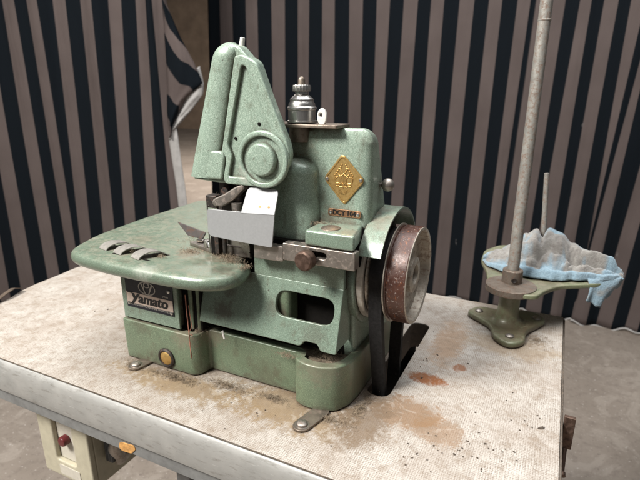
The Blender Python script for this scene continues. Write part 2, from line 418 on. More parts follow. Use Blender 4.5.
    def build(s, name, mats, parent=None, label=None, smooth=True, ang=38):
        off = OFF.get(parent, Vector((0, 0, 0))) if parent else Vector((0, 0, 0))
        for v in s.bm.verts: v.co = v.co*S - off
        me = bpy.data.meshes.new(name); s.bm.to_mesh(me); s.bm.free()
        for m in (mats if isinstance(mats, (list, tuple)) else [mats]): me.materials.append(M[m])
        if smooth:
            me.polygons.foreach_set('use_smooth', [True]*len(me.polygons)); me.set_sharp_from_angle(angle=R(ang))
        o = bpy.data.objects.new(name, me); C.objects.link(o)
        if smooth:
            w = o.modifiers.new('wn', 'WEIGHTED_NORMAL'); w.keep_sharp = True
        if parent: o.parent = parent; OFF[o] = off
        if label: o['label'] = label
        return o
def tag(o, label=None, cat=None, group=None, kind=None):
    for k, v in (('label', label), ('category', cat), ('group', group), ('kind', kind)):
        if v: o[k] = v
    return o
def thing(name, label, cat, loc, group=None):
    o = bpy.data.objects.new(name, None); C.objects.link(o); o.empty_display_size = .02
    o.location = Vector(loc)*S; OFF[o] = Vector(loc)*S
    return tag(o, label, cat, group)

# ------------------------------------------------------------------ setting
ZF = -100
b = MB(); bb = bmesh.new()
vs = [bb.verts.new(p) for p in ((-4000, -700, ZF), (1500, -700, ZF), (1500, 4500, ZF), (-4000, 4500, ZF))]; bb.faces.new(vs); b._in(bb)
tag(b.build('floor', 'floor'), 'dusty grey brown concrete floor', None, None, 'structure')
b = MB(); b.box((-2600, 1500, ZF), (900, 1530, 900), 0)
tag(b.build('back_wall', 'wall'), 'tan plastered wall far behind the curtains', None, None, 'structure')

def curtain(name, cols, label, nrm, seed, z0=-99, z1=170, amp=2., us0=0):
    rng = random.Random(seed)
    root = thing(name, label, 'curtain', (cols[len(cols)//2][0], cols[len(cols)//2][1], z0))
    sub, rows = 6, 60; n = Vector(nrm)
    ph = [rng.uniform(0, 6.28) for _ in range(5)]
    bm = bmesh.new(); uvl = bm.loops.layers.uv.new('UVMap'); grid = []
    total = (len(cols)-1)*sub
    for k in range(total+1):
        i = min(k//sub, len(cols)-2); f = k/sub-i
        A, B = cols[i], cols[i+1]
        col = []; u = k/sub
        for j in range(rows+1):
            z = z0+(z1-z0)*j/rows
            def at(c): g = (z-0)/100.; return Vector((c[0]+c[2]*g, c[1]+c[3]*g))
            p = at(A).lerp(at(B), f)
            fade = .6+.4*math.sin(z*.012+ph[3])
            d = amp*fade*(math.sin(u*1.35+ph[0]+z*.004)+.55*math.sin(u*2.9+ph[1]-z*.006)+.25*math.sin(u*.6+z*.03+ph[2]))
            zz = z+(1.6*math.sin(u*1.1+ph[4])+.8*math.sin(u*3.1) if j == 0 else 0)
            col.append(bm.verts.new((p.x+n.x*d, p.y+n.y*d, zz)))
        grid.append(col)
    for k in range(total):
        for j in range(rows):
            f = bm.faces.new((grid[k][j], grid[k+1][j], grid[k+1][j+1], grid[k][j+1]))
            for lp, (uu, vv) in zip(f.loops, ((k, j), (k+1, j), (k+1, j+1), (k, j+1))):
                lp[uvl].uv = (uu/sub+us0, vv/rows)
    return root, grid, bm
def finish_cloth(bm, name, root, mat='stripe', thick=.5, label=None):
    off = OFF[root]
    for v in bm.verts: v.co = v.co*S-off
    me = bpy.data.meshes.new(name); bm.to_mesh(me); bm.free(); me.materials.append(M[mat])
    me.polygons.foreach_set('use_smooth', [True]*len(me.polygons))
    o = bpy.data.objects.new(name, me); C.objects.link(o); o.parent = root; OFF[o] = off
    if thick:
        m = o.modifiers.new('s', 'SOLIDIFY'); m.thickness = thick*S; m.offset = -1
    if label: o['label'] = label
    return o
RC = [(-199.79, 280.0, 4.888, -0.0), (-187.9, 280.0, 3.574, -0.0), (-175.28, 280.0, 3.031, -0.0), (-163.23, 280.0, 2.722, -0.0), (-151.24, 280.0, 2.204, -0.0), (-139.1, 280.0, 1.272, -0.0), (-127.96, 280.0, 1.77, -0.0), (-117.52, 280.0, 1.144, -0.0), (-108.2, 280.0, 1.735, -0.0), (-97.58, 280.0, 0.886, -0.0), (-86.37, 280.0, -0.379, -0.0), (-75.71, 280.0, -0.863, -0.0), (-66.06, 280.0, -0.196, -0.0), (-56.9, 280.0, 0.298, -0.0), (-49.05, 280.0, 1.928, -0.0), (-40.28, 280.0, 2.059, -0.0), (-31.25, 280.0, 2.456, -0.0), (-21.66, 280.0, 1.253, -0.0), (-13.16, 280.0, 1.258, -0.0), (-4.49, 280.0, 1.827, -0.0), (4.62, 280.0, 1.736, -0.0), (12.9, 280.0, 1.801, -0.0), (21.21, 280.0, 1.415, -0.0), (29.22, 280.0, 1.852, -0.0), (35.65, 280.0, 2.881, -0.0), (38.35, 280.0, 2.62, -0.0), (54.96, 280.0, 2.109, -0.0), (60.71, 280.0, 3.591, -0.0), (68.63, 280.0, 1.575, 0.0), (74.32, 280.0, 1.813, -0.0), (81.51, 280.0, 1.885, -0.0), (88.39, 280.0, 0.595, -0.0), (90.92, 280.0, 5.421, -0.0), (93.24, 280.0, 7.882, -0.0), (98.72, 280.0, 4.385, -0.0), (107.2, 280.0, 7.264, -0.0), (114.91, 280.0, 6.389, -0.0), (121.71, 280.0, 6.357, -0.0), (128.27, 280.0, 5.971, -0.0), (134.7, 280.0, 5.593, -0.0), (141.53, 280.0, 5.52, -0.0), (147.77, 280.0, 5.499, -0.0)]
LC = [(-277.08, 124.44, 0.766, 0.374), (-268.51, 128.62, 1.598, 0.779), (-261.65, 131.97, 2.045, 0.997), (-254.22, 135.59, 1.893, 0.923), (-246.38, 139.42, 0.776, 0.379), (-238.49, 143.27, 0.145, 0.071), (-230.77, 147.03, 0.076, 0.037), (-223.91, 150.38, 0.032, 0.016), (-217.85, 153.33, 0.063, 0.031), (-213.92, 155.25, 2.474, 1.207), (-206.78, 158.73, 3.058, 1.492), (-199.35, 162.36, 3.179, 1.551), (-191.91, 165.98, 2.864, 1.397), (-185.63, 169.05, 3.801, 1.854), (-179.0, 172.28, 3.942, 1.923), (-171.91, 175.74, 3.986, 1.944), (-164.82, 179.2, 3.103, 1.513), (-158.74, 182.16, 0.026, 0.013), (-154.17, 184.39, 0.415, 0.202), (-151.02, 185.93, -1.516, -0.739)]
root, grid, bm = curtain('curtain', RC, 'long navy and mauve striped curtain behind the thread stand and flywheel', (0, -1, 0), 3, z0=-99.5, amp=2.1, us0=0)
hem = [tuple(c[0].co) for c in grid]
finish_cloth(bm, 'cloth', root)
b = MB(); b.tube([(p[0], p[1]-.6, p[2]+.4) for p in hem], .55, 6)
b.build('hem', 'lining', root)
root, grid, bm = curtain('curtain', LC, 'striped curtain at the left with its side edge bunched into a fold', (0.4384, -0.8988, 0), 5, amp=2.1, us0=0)
finish_cloth(bm, 'cloth', root)
# bunched side edge: flap with slanted stripes and the white lining showing
def patch(quads, name, mat, useg=10, vseg=24, slant=0., bulge=0., nr=(0, 0, 0), nst=0.):
    """quads: list of (left point, right point) rows from top to bottom"""
    bm = bmesh.new(); uvl = bm.loops.layers.uv.new('UVMap'); G = []
    n = Vector(nr); Q = [(Vector(a), Vector(c)) for a, c in quads]
    for j in range(vseg+1):
        t = j/vseg*(len(Q)-1); i = min(int(t), len(Q)-2); f = t-i; f = f*f*(3-2*f)
        a = Q[i][0].lerp(Q[i+1][0], f); c = Q[i][1].lerp(Q[i+1][1], f)
        G.append([(bm.verts.new(a.lerp(c, k/useg)+n*bulge*math.sin(math.pi*k/useg)*(1+.3*math.sin(j*.8+k))), k/useg, j/vseg) for k in range(useg+1)])
    for j in range(vseg):
        for k in range(useg):
            q = (G[j][k], G[j+1][k], G[j+1][k+1], G[j][k+1]); f = bm.faces.new([x[0] for x in q])
            for lp, x in zip(f.loops, q): lp[uvl].uv = (x[2]*nst+slant*x[1], x[1])
    finish_cloth(bm, name, root, mat, .4)
LNV = (0.4384, -0.8988, 0)
patch([((-149.11, 182.41, 108.13), (-148.1, 182.9, 108.13)), ((-150.41, 181.78, 92.7), (-148.35, 182.78, 92.7)), ((-151.0, 181.49, 79.45), (-142.44, 185.66, 75.13)), ((-151.31, 181.34, 63.06), (-136.51, 188.55, 61.95)), ((-152.17, 180.92, 46.11), (-132.47, 190.52, 50.12)), ((-153.22, 180.4, 33.31), (-142.24, 185.76, 41.49)), ((-153.0, 180.51, 22.58), (-149.86, 182.05, 27.38)), ((-152.83, 180.59, 17.75), (-152.23, 180.89, 18.35))], 'folded_flap', 'stripe', slant=-1.3, bulge=2.5, nr=LNV, nst=6.6)
patch([((-143.09, 188.12, 53.02), (-135.08, 192.03, 59.83)), ((-143.51, 187.92, 47.27), (-133.57, 192.77, 49.58)), ((-145.1, 187.14, 40.28), (-134.51, 192.31, 43.21)), ((-150.31, 184.61, 29.63), (-141.13, 189.08, 34.39)), ((-154.31, 182.65, 21.18), (-150.22, 184.65, 23.61)), ((-155.26, 182.19, 16.29), (-153.48, 183.06, 17.52))], 'lining', 'lining', bulge=2.0, nr=LNV)
patch([((-154.32, 182.1, 23.64), (-150.24, 184.08, 26.05)), ((-154.91, 181.81, 16.34), (-149.68, 184.35, 18.79)), ((-154.21, 182.15, 3.94), (-149.02, 184.68, 5.19)), ((-153.18, 182.65, -11.99), (-147.96, 185.2, -11.34)), ((-152.61, 182.93, -35.11), (-147.28, 185.53, -34.44))], 'lining_edge', 'lining', bulge=.8, nr=LNV)

# ------------------------------------------------------------------ table
T = thing('sewing_table', 'sewing table with a stained linen pattern top and grey edging', 'table', (12, 20, ZF))
TL, TR, TF, TB = -46.5, 70.4, -10.6, 52.0
slot = rnd([(42.3, 8.2), (46.1, 8.2), (46.1, 36), (42.3, 36)], 1.85, 8)
left = [(TL, TB), (-48.6, 27), (-47.9, 22), (-47.4, 15), (-46.3, 10), (-45.0, 7.5), (-44.6, 3), (-44.4, -2), (-44, TF)]
out = [(TR, TF), (TR, TB)] + left
b = MB(); b.poly(FXY(0), out, -.28, 0, .03, [slot]); b.build('laminate_top', 'laminate', T)
inn = [(TR-.35, TF+.3), (TR-.35, TB-.3), (TL+.5, TB-.3), (-43.5, 8), (-43.6, TF+.3)]
b = MB(); b.poly(FXY(0), inn, -5.6, -.283, .05, [[(x, y) for x, y in slot]]); b.build('board', 'wood', T)
# rounded grey edging along the front
prof = [(-10.62, -.55), (-10.75, -.12), (-11.0, .02), (-11.35, -.2), (-11.62, -.9), (-11.75, -2), (-11.78, -3.6), (-11.7, -5.2), (-11.5, -6.2), (-10.9, -6.35), (-10.35, -6.3), (-10.35, -.6)]
F = frame((0, 0, 0), (0, 1, 0), (0, 0, 1))
b = MB(); b.poly(F, prof, -44.2, TR+.1, .02); b.build('front_edging', 'edging', T, ang=50)
b = MB(); b.box((-44, -10.95, -9.0), (TR-.3, -9.2, -6.42), .12)
b.box((-43.5, 48, -9.0), (TR-1, 50, -5.65), .1)
b.box((-43.2, -9.1, -8.8), (-41.4, 47.9, -5.65), .1); b.box((TR-3, -9.1, -8.8), (TR-1.2, 47.9, -5.65), .1)
b.build('under_rail', 'edging2', T)
b = MB(); b.box((TR+.02, TF+.1, -5.4), (TR+.42, TB-.2, -.35), .1); b.build('side_edging', 'brownmetal', T)
chipn = rnd([(8.37, -7.44), (11.42, -7.08), (11.75, -7.70), (10.73, -8.84), (8.53, -9.10), (7.96, -8.54)], .4)
b = MB(); b.poly(FXZ(-11.0), [(x, z) for x, z in chipn], -.05, .06, .02); b.build('bare_patch', 'chip', T)
# curled strip lifting at the left end
b = MB(); b.strip([(-46.2, 10.2, .9), (-45.8, 8.6, 1.6), (-45.0, 6.2, 1.35), (-44.6, 3.8, .7), (-44.4, .5, .2)], (1.5, .3, .3), .16); b.build('curled_edge_strip', 'wood', T)
for lx in (14, 62):
    b = MB(); b.box((lx-1.5, 34, ZF+.05), (lx+1.5, 37, -8.9), .2); b.build('leg', 'edging2', T)
    b = MB(); b.box((lx-1.5, -4, ZF+.05), (lx+1.5, -1, -9.2), .2); b.build('leg', 'edging2', T)
# small rusty bracket at the right edge
b = MB(); b.box((70.9, 14.3, -4.6), (72.4, 15.0, .7), .1, mat=None); b.cyl((71.6, 12.6, -7.4), (71.6, 14.6, -4.6), .32); b.lathe([(0, .4), (.5, .3), (.55, -.3), (0, -.4)], (71.6, 12.4, -7.6), (0, 1, .5), 14)
b.build('rusty_bracket', 'rustknob', T)

# switch box below the table
K = thing('switch_box', 'cream switch box with a red button hanging under the table front', 'switch box', (-12, -2, -30))
sw = [(-18.65, -7.50, -13.85), (-4.85, -7.50, -13.56)]
b = MB()
F = frame((sw[0][0], -7.5, -9.1), (1, 0, 0), (0, 0, 1)); W = sw[1][0]-sw[0][0]
rec = rnd([(W*.30, -13.2), (W*.82-1.8, -13.2), (W*.82-1.8, -3.2), (W*.30, -3.2)], .8)
b.poly(F, rnd([(0, -17), (W, -17), (W, 0), (0, 0)], .6), -1.2, 0, .35, [rec])
b.box((sw[0][0]+.1, -6.29, -26.0), (sw[1][0]-.1, 6, -9.12), .3)
b.build('housing', 'cream', K)
b = MB(); b.poly(F, rnd([(W*.30+.1, -13.1), (W*.82-1.9, -13.1), (W*.82-1.9, -3.3), (W*.30+.1, -3.3)], .7), -1.19, -.9, .1)
b.poly(F, rnd([(W*.34, -16.2), (W*.75, -16.2), (W*.75, -13.9), (W*.34, -13.9)], .4), 0, .12, .05)
b.build('panel', 'creamhi', K)
cx = sw[0][0]+W*.5
b = MB(); b.lathe([(1.0, -.5), (1.0, .5), (.85, .75), (0, .85)], (cx, -7.2, -17.2), (0, -1, 0), 24); b.build('button', 'red', K)
W2 = thing('cable_conduit', 'short dark cable bundle beside the switch box under the table', 'cable', (-2, 0, -24))
b = MB(); b.tube([(-8.2, 1, -24), (-5, .2, -23.2), (-3, -2.5, -21.6), (-2.2, -4, -18), (-2.0, -3, -12), (-2, -1, -9)], 1.2, 14)
b.build('sleeve', 'steel', W2)
b = MB()
for d in (-.5, .1, .7): b.tube([(-8.4+d, 0, -22.5), (-4.6+d, -1.6, -21.9+d*.4), (-3.4+d, -4.4, -20.6), (-3.2+d, -4.6, -14), (-3, -3, -9)], .42, 8)
b.build('wire', 'cable', W2)

MT = thing('added_slot_motor', 'added black motor shape under the table that darkens the view through the belt slot', 'motor', (40, 24, -30))  # made-up motor, added to block the view of the floor through the slot
b = MB(); b.lathe([(0, 0), (8, 0), (9, 1), (9.5, 3), (9.5, 20), (9, 22), (7, 23), (0, 23)], (26, 30, -24), (1, 0, 0), 40)
b.build('added_motor_body', 'black', MT)
b = MB(); b.box((30, 28, -16), (40, 50, -5.7), .3); b.box((38, 10, -18), (50, 50, -15), .3); b.build('slot_view_blocker', 'black', MT)  # added black boxes closing off the view below the slot
b = MB(); b.lathe([(0, 0), (3.5, 0), (3, 1), (3.5, 2), (0, 2)], (48.9, 30, -24), (1, 0, 0), 30); b.build('pulley', 'darksteel', MT)

# ------------------------------------------------------------------ the machine
Q = thing('sewing_machine', 'old green overlock sewing machine with brown flywheel and gold badge', 'sewing machine', (21, 14, 0))
base = [(-.4, -.3), (14.9, -.3), (15.9, .7), (16.2, 2.9), (33.2, 2.9), (33.5, 1.2), (35.2, .4), (38.0, .3), (40.4, 1.3), (41.7, 3.8), (42.0, 7), (41.9, 30), (-.4, 30)]
base = rnd(base, [.7, .6, .6, .5, .45, .8, .8, 1, 1, 1, 1.2, 2, 2], 4)
def inset(p, d):
    o = []; N = len(p)
    for i in range(N):
        a, c, e = Vector(p[i-1]), Vector(p[i]), Vector(p[(i+1) % N])
        n1 = (c-a).normalized(); n2 = (e-c).normalized(); n = Vector((-(n1.y+n2.y), n1.x+n2.x)).normalized(); o.append(tuple(c+n*d))
    return o
taper = lambda x, y, z: (21+(x-21)*(.993+.007*z/7.6), 14+(y-14)*(.993+.007*z/7.6), z)
rimi = inset(base, 1.1)
b = MB(); b.poly(FXY(0), inset(base, .8), .2, 6.5, .1, fn=taper)
b.poly(FXY(0), base, .12, 7.62, .28, [rimi], fn=taper)
BASE = b.build('base', 'olive', Q)
b = MB(); b.poly(FXY(0), inset(base, 1.0), 6.3, 6.75, .1, fn=lambda x, y, z: (x, y, z+.35*math.sin(x*1.9)*math.sin(y*2.3)))
b.build('caked_grime', 'grime', BASE)
# oil sight button on the front of the base
bc = [(9.34, 2.19)][0]
b = MB(); b.lathe([(0, .42), (.8, .36), (1.2, .15), (1.25, 0)], (bc[0], -.36, bc[1]), (0, -1, 0), 28); g = b.build('oil_window', 'brass', BASE)
b = MB(); b.lathe([(1.2, .05), (1.25, .34), (1.45, .42), (1.72, .25), (1.78, -.1)], (bc[0], -.24, bc[1]), (0, -1, 0), 32); b.build('bezel', 'darksteel', BASE)
# mounting lugs
for (lx, ly, ang, L) in ((37.3, -3.6, -104, 5.4), (4.0, -2.2, -100, 3.6)):
    d = Vector((math.cos(R(ang)), math.sin(R(ang)), 0)); s_ = Vector((-d.y, d.x, 0))
    o = Vector((lx, ly, 0)); F = frame(o, d, s_)
    b = MB(); b.poly(F, oval(-L, 1.35, 0, 1.3), .06, .42, .1); lug = b.build('mounting_lug', 'brownmetal', BASE)
    b = MB(); b.lathe([(0, .95), (.55, .93), (.8, .75), (.85, .45), (1.05, .43), (1.05, .4)], o, (0, 0, 1), 20); b.box((lx-.6, ly-.09, .88), (lx+.6, ly+.09, .965), 0, mat=None)
    b.build('screw', 'steel', BASE)

# body core, coloured black to stand in for the dark interior
b = MB()
b.loft([(7.0, 16.4, 40.0, 6.5, 27, 1), (20.5, 16.4, 40.0, 6.5, 27, 1), (22, 24, 40.6, 4.2, 27, 1), (25.2, 24, 41, 3.2, 27, 1)])
b.build('body_core', 'black', Q)
# lower right column and belt side housing
b = MB()
b.loft([(6.8, 38.6, 41.0, 6.6, 26, .6), (25.3, 38.6, 41.0, 6.0, 24, .6)])
b.cyl((38.8, 13, 18.6), (41.4, 13, 18.6), 8.1, bev=.5, seg=56)
b.build('side_housing', 'green', Q)
# left body with name panel
b = MB()
b.poly(FXZ(.55), [(.1, 7.95), (12.6, 8.1), (12.6, 18.6), (.1, 18.6)], 0, .5, .14)
b.box((.15, 1.06, 7.9), (11.9, 26, 18.5), .25)
PANEL = b.build('name_panel', 'green', Q)
b = MB(); b.box((12.0, 1.8, 7.7), (15.95, 25, 18.2), .1)
b.cyl((14.9, 2.7, 7.4), (14.9, 2.7, 18.4), .55, seg=16); b.box((13.5, 2.3, 7.6), (14.2, 3.3, 18.4), .12)
b.build('black_gap_fill', 'black', Q)  # solid black filler: shade and grease of the gap put into its colour
b = MB(); b.box((13.55, 1.5, 7.75), (14.3, 2.4, 18.3), .15); b.cyl((15.3, 1.9, 7.6), (15.3, 1.9, 18.3), .35, seg=12); b.build('stop_rod', 'olive', Q)

# nameplate
npl = [(1.52, 15.59), (12.28, 15.95), (11.75, 10.08), (1.27, 10.38)]
x0, x1 = npl[3][0], npl[2][0]; zt = npl[0][1]; zb = (npl[2][1]+npl[3][1])/2; bnd = [(1.32, 12.94), (11.91, 13.14), (11.78, 11.04), (1.24, 10.96)]
FN = FXZ(.05)
b = MB(); b.poly(FN, rnd([(x0, zb), (x1, zb), (x1, zt), (x0, zt)], .2), 0, .12, .03)
NP = b.build('nameplate', 'navyplate', PANEL)
zm0, zm1 = (bnd[2][1]+bnd[3][1])/2, (bnd[0][1]+bnd[1][1])/2
b = MB(); b.poly(FN, [(x0+.12, zm0), (x1-.12, zm0), (x1-.12, zm1), (x0+.12, zm1)], .125, .15, .0); b.build('pale_band', 'pinkplate', NP)
cxp = (x0+x1)/2
# black blackletter-like italic lettering built from bold strokes
b = MB(); zc_ = (zm0+zm1)/2
for k, dx in enumerate((-.09, 0, .09)):
    b.text(frame((cxp+.72+dx, -.12-.004*k, zc_+.12), (1, 0, 0), (0, 0, 1)), 'amato', 2.55, .02, off=.035, shear=.22, sx=1.02)
    b.text(frame((x0+1.95+dx, -.125-.004*k, zc_+.42), (1, 0, 0), (0, 0, 1)), 'y', 2.9, .02, off=.04, shear=.2, sx=1.25)
b.box((x0+.4, -.15, zc_+.86), (x0+1.5, -.13, zc_+1.1), 0)
b.build('lettering', 'ink', NP)
b = MB(); b.text(frame((cxp, -.09, zb+.62), (1, 0, 0), (0, 0, 1)), 'YAMATO SEWING MACHINE MFG.CO.LTD', .52, .02, off=.012, sx=.95)
b.text(frame((x1-1.6, -.09, zm1+.45), (1, 0, 0), (0, 0, 1)), 'JAPAN', .42, .02, off=.01)
# round emblem: ring with interlocked ovals
ez = zm1+1.25; F = frame((cxp-.3, -.08, ez), (1, 0, 0), (0, 0, 1))
def ringp(bb, F, rx, ry, w, d0, d1, cx=0, cy=0, m=0): bb.poly(F, circ(cx, cy, rx, 36, ry), d0, d1, 0, [circ(cx, cy, rx-w, 36, ry-w)], m=m)
ringp(b, F, 1.9, 1.2, .17, 0, .04); ringp(b, F, .72, 1.15, .16, .01, .045); ringp(b, F, .7, .5, .14, .012, .04, 0, .6)
for sx_ in (-1, 1): b.poly(F, [(sx_*.3, -.9), (sx_*.55, -.9), (sx_*1.35, .75), (sx_*1.05, .8)][::sx_], .013, .043)
b.build('silver_marks', 'silverink', NP)
for rx_, rz_ in ((x0+.55, zb+.62+.1), (x1-.5, zb+.6), (x1-.75, zt-1.0)): b = MB(); b.screw((rx_, -.07, rz_), (0, -1, 0), .3, .2); b.build('rivet', 'bright', NP)

# skirt: upright upper band, sloping lower panel with an oblong window
yT, yB = 3.6, 1.0
zbend, zlow = 18.95, 9.9
sl = Vector((0, yB-yT, zlow-zbend)); FS = frame((0, yT, zbend), (1, 0, 0), (-sl).normalized())  # local y up the slope
Ls = sl.length
low = [(16.0, -Ls+.1), (31.5, -Ls+.1), (34.6, -Ls+.05), (35.2, -Ls+.95), (37.3, -Ls+.95), (37.9, -Ls), (40.35, -Ls), (40.35, .05), (16.0, .05)]
win = oval(30.1, 39.0, -4.1, 1.75)
win = rnd([(29.7, -5.6), (39.35, -5.6), (39.35, -1.65), (29.7, -1.65)], 1.8, 6)
b = MB(); b.poly(FS, rnd(low, [.2, .8, .5, .4, .4, .4, .3, .1, .1], 4), -.7, 0, .12, [win])
b.box((25.4, yT+.02, 18.8), (40.35, yT+.8, 23.6), .1)
b.box((39.75, 0, 0), (40.33, 1, 1), 0, fn=lambda x, y, z: (x, (yT+.3+(y)*3.2) if z > .5 else (yB+.35+y*5.2), 18.7 if z > .5 else 10.1))
SK = b.build('front_cover', 'green', Q)
# inside the window: pale green cylinder and dark depth painted by the black core
b = MB(); b.box((28.5, 3.4, 11.2), (31.6, 6.6, 19), .8); b.build('inner_casting', 'olive', Q)

# slide plate and knob on the front rail
b = MB(); sp_ = [(31.94, 22.85), (42.89, 22.85), (43.05, 25.33), (32.01, 25.54)]
slo = [(37.49, 24.43), (38.55, 24.37)]
b.poly(FXZ(1.2), rnd([(sp_[0][0], 22.95), (sp_[1][0], 22.95), (sp_[1][0], 25.45), (sp_[0][0], 25.45)], .15), -1.6, 0, .1, [oval(slo[0][0]-1.2, slo[1][0]+.2, (slo[0][1]+slo[1][1])/2, .5)])
SP = b.build('slide_bar', 'steel', Q)
b = MB(); p4 = [(26.69, 22.27), (31.64, 22.41), (31.70, 24.68), (26.80, 24.61)]
b.poly(FXZ(1.7), rnd(p4, .25), -1.2, 0, .1); b.build('slide_tongue', 'steel', Q)
kx, kz = [(35.76, 23.81)][0]
b = MB(); b.lathe([(0, 1.9), (1.15, 1.85), (1.38, 1.65), (1.42, .5), (1.3, .35), (.6, .3), (.6, -.6)], (kx+.5, 1.0, kz+.1), (-.05, -1, 0), 36, bump=lambda i, h: 1-.03*(i % 2) if .4 < h < 1.7 else 1)
b.build('clamp_knob', 'rustknob', SP)

# ledge, upper head casting and hump
b = MB(); b.box((35.3, 1.4, 25.5), (42.7, 12, 27.75), .4, fn=lambda x, y, z: (x-(.9 if x > 40 and y > 5 else 0)*2.2, y, z)); b.box((24, 5.2, 24.2), (33.4, 12, 26.2), .3)
LED = b.build('bearing_ledge', 'green', Q)
sx0, sy0 = 38.3, 3.6
b = MB(); b.lathe([(0, .35), (1.0, .33), (1.35, .2), (1.45, 0)], (sx0, sy0, 27.65), (0, 0, 1), 28); b.box((sx0-1.0, sy0-.12, 27.93), (sx0+1.0, sy0+.12, 28.03), 0)
b.build('oil_cap', 'brownmetal', LED)
b = MB()
hd = [(42.83, 41.03), (33.57, 41.07), (25.34, 37.46), (24.52, 17.38), (42.46, 20.41)]
b.solid(FXZ(7), hd, -9.5, 0, 2.0, seg=8, fn=lambda x, y, z: (x, 7+(y-7)*(1.02-.055*(z-26)), z))
HEAD = b.build('head_casting', 'mint', Q, ang=60)
hs = []
for k in range(9):
    a = R(90*k/8); rr = 2.2; e = rr*(1-math.cos(a)); hs.append((34.6+rr*math.sin(a), 26.2+e, 35.0-e, 4.6+e, 13-e, 3.4))
b = MB(); b.loft([(24.6, 26.0, 35.3, 4.2, 13, 3.4), (29, 26.2, 35.1, 4.5, 13, 3.4)]+hs, 10); b.build('needle_bar_housing', 'mint', Q, ang=60)
# diamond badge
yb = 6.98
dm = [(38.50, 37.72), (41.91, 34.16), (38.84, 30.35), (35.60, 34.03)]
FD = FXZ(yb)
rd = rnd(dm, .75, 6)
cxd = sum(p[0] for p in dm)/4; czd = sum(p[1] for p in dm)/4
def scl(pts, k): return [(cxd+(x-cxd)*k, czd+(z-czd)*k) for x, z in pts]
b = MB(); b.poly(FD, rd, 0, .13, .05); b.poly(FD, scl(rd, .97), .12, .2, .03, [scl(rd, .89)])
BD = b.build('gold_badge', 'badge', Q)
b = MB()
def stroke(pts, r=.075): b.tube([(cxd+x, yb-.14, czd+z) for x, z in pts], r, 8)
def arcp(cx, cz, rx, rz, a0, a1, n=14): return [(cx+rx*math.cos(R(a0+(a1-a0)*k/n)), cz+rz*math.sin(R(a0+(a1-a0)*k/n))) for k in range(n+1)]
# interlaced monogram: a Y over an M, flanked by curls, in a ring of small lettering
for s_ in (-1, 1):
    stroke([(s_*.62, 1.55), (s_*.5, 1.35), (0, .75)]); stroke([(s_*.35, 1.62), (s_*.75, 1.5)])
    stroke([(0, .8), (s_*.45, .45), (s_*.85, .75)]); stroke(arcp(s_*.78, -.15, .5, .55, 100, 440))
    stroke([(s_*.55, .5), (s_*.4, -.2), (s_*.42, -1.05)]); stroke([(s_*.42, -.2), (0, -.75)]); stroke([(s_*1.1, .45), (s_*1.38, .2), (s_*1.25, -.5)])
    stroke(arcp(s_*.9, -.72, .32, .25, 0, 360)); stroke([(s_*.2, -1.05), (s_*.6, -1.05)])
stroke([(0, .8), (0, -1.2)]); stroke(arcp(0, -.1, .35, .95, 0, 360, 20), .06)
for i, ch in enumerate('YAMATO'):
    a = R(232+i*15.2); F = frame((cxd+1.5*math.cos(a)*.72, yb-.12, czd+2.05*math.sin(a)+.05), (1, 0, .0+(i-2.5)*.16), (-(i-2.5)*.16, 0, 1)); b.text(F, ch, .5, .1, off=.02)
for s_ in (-1, 1):
    for k in range(6):
        tt = .16+k*.12; b.lathe([(0, .12), (.1, .08), (.13, 0)], (cxd+s_*(1.75*(tt)), yb-.12, czd+2.45*(1-tt)), (0, -1, 0), 8)
b.build('monogram', 'brass', BD)
for s_ in (0, 1):
    p = dm[(1, 3)[s_]]; b = MB(); b.screw((p[0]+(-.62, .62)[s_], yb-.12, p[1]), (0, -1, 0), .27, .2); b.build('screw', 'bright', BD)
ml = [(36.33, 29.87), (41.37, 29.45), (41.39, 28.59), (36.34, 28.98)]
cxm = sum(p[0] for p in ml)/4; czm = sum(p[1] for p in ml)/4; wm = (ml[1][0]-ml[0][0])/2; 
b = MB(); b.poly(FD, rnd([(cxm-wm, czm-.52), (cxm+wm, czm-.52), (cxm+wm, czm+.52), (cxm-wm, czm+.52)], .3), 0, .12, .04)
MP = b.build('model_plate', 'redbrass', Q)
b = MB(); b.text(frame((cxm, yb-.15, czm), (1, 0, 0), (0, 0, 1)), 'DCY 104', .98, .03, off=.03, sx=.95); b.build('lettering', 'ink', MP)
for s_ in (-1, 1): b = MB(); b.screw((cxm+s_*(wm-.42), yb-.11, czm), (0, -1, 0), .26, .2); b.build('screw', 'bright', MP)
# ball ended lever on the right side
b = MB(); c_ = [(43.84, 11.00, 33.03)][0]; b.lathe([(.95*math.sin(R(a)), -.95*math.cos(R(a))) for a in range(0, 181, 12)], c_, (0, 0, 1), 28)
b.tube([(c_[0]-.3, c_[1], c_[2]), (c_[0]-1.2, c_[1], c_[2]-.1), (c_[0]-2.6, c_[1]+.2, c_[2]-.2)], .38, 12); b.build('ball_lever', 'steel', Q)
b = MB(); b.loft([(26.5, 39.5, 42.8, 9.5, 15.5, 1.2), (30, 39.5, 42.3, 9.5, 14, 1.2), (33.5, 39.5, 41.8, 9.5, 12.6, 1)]); b.build('rear_bracket', 'green', Q)

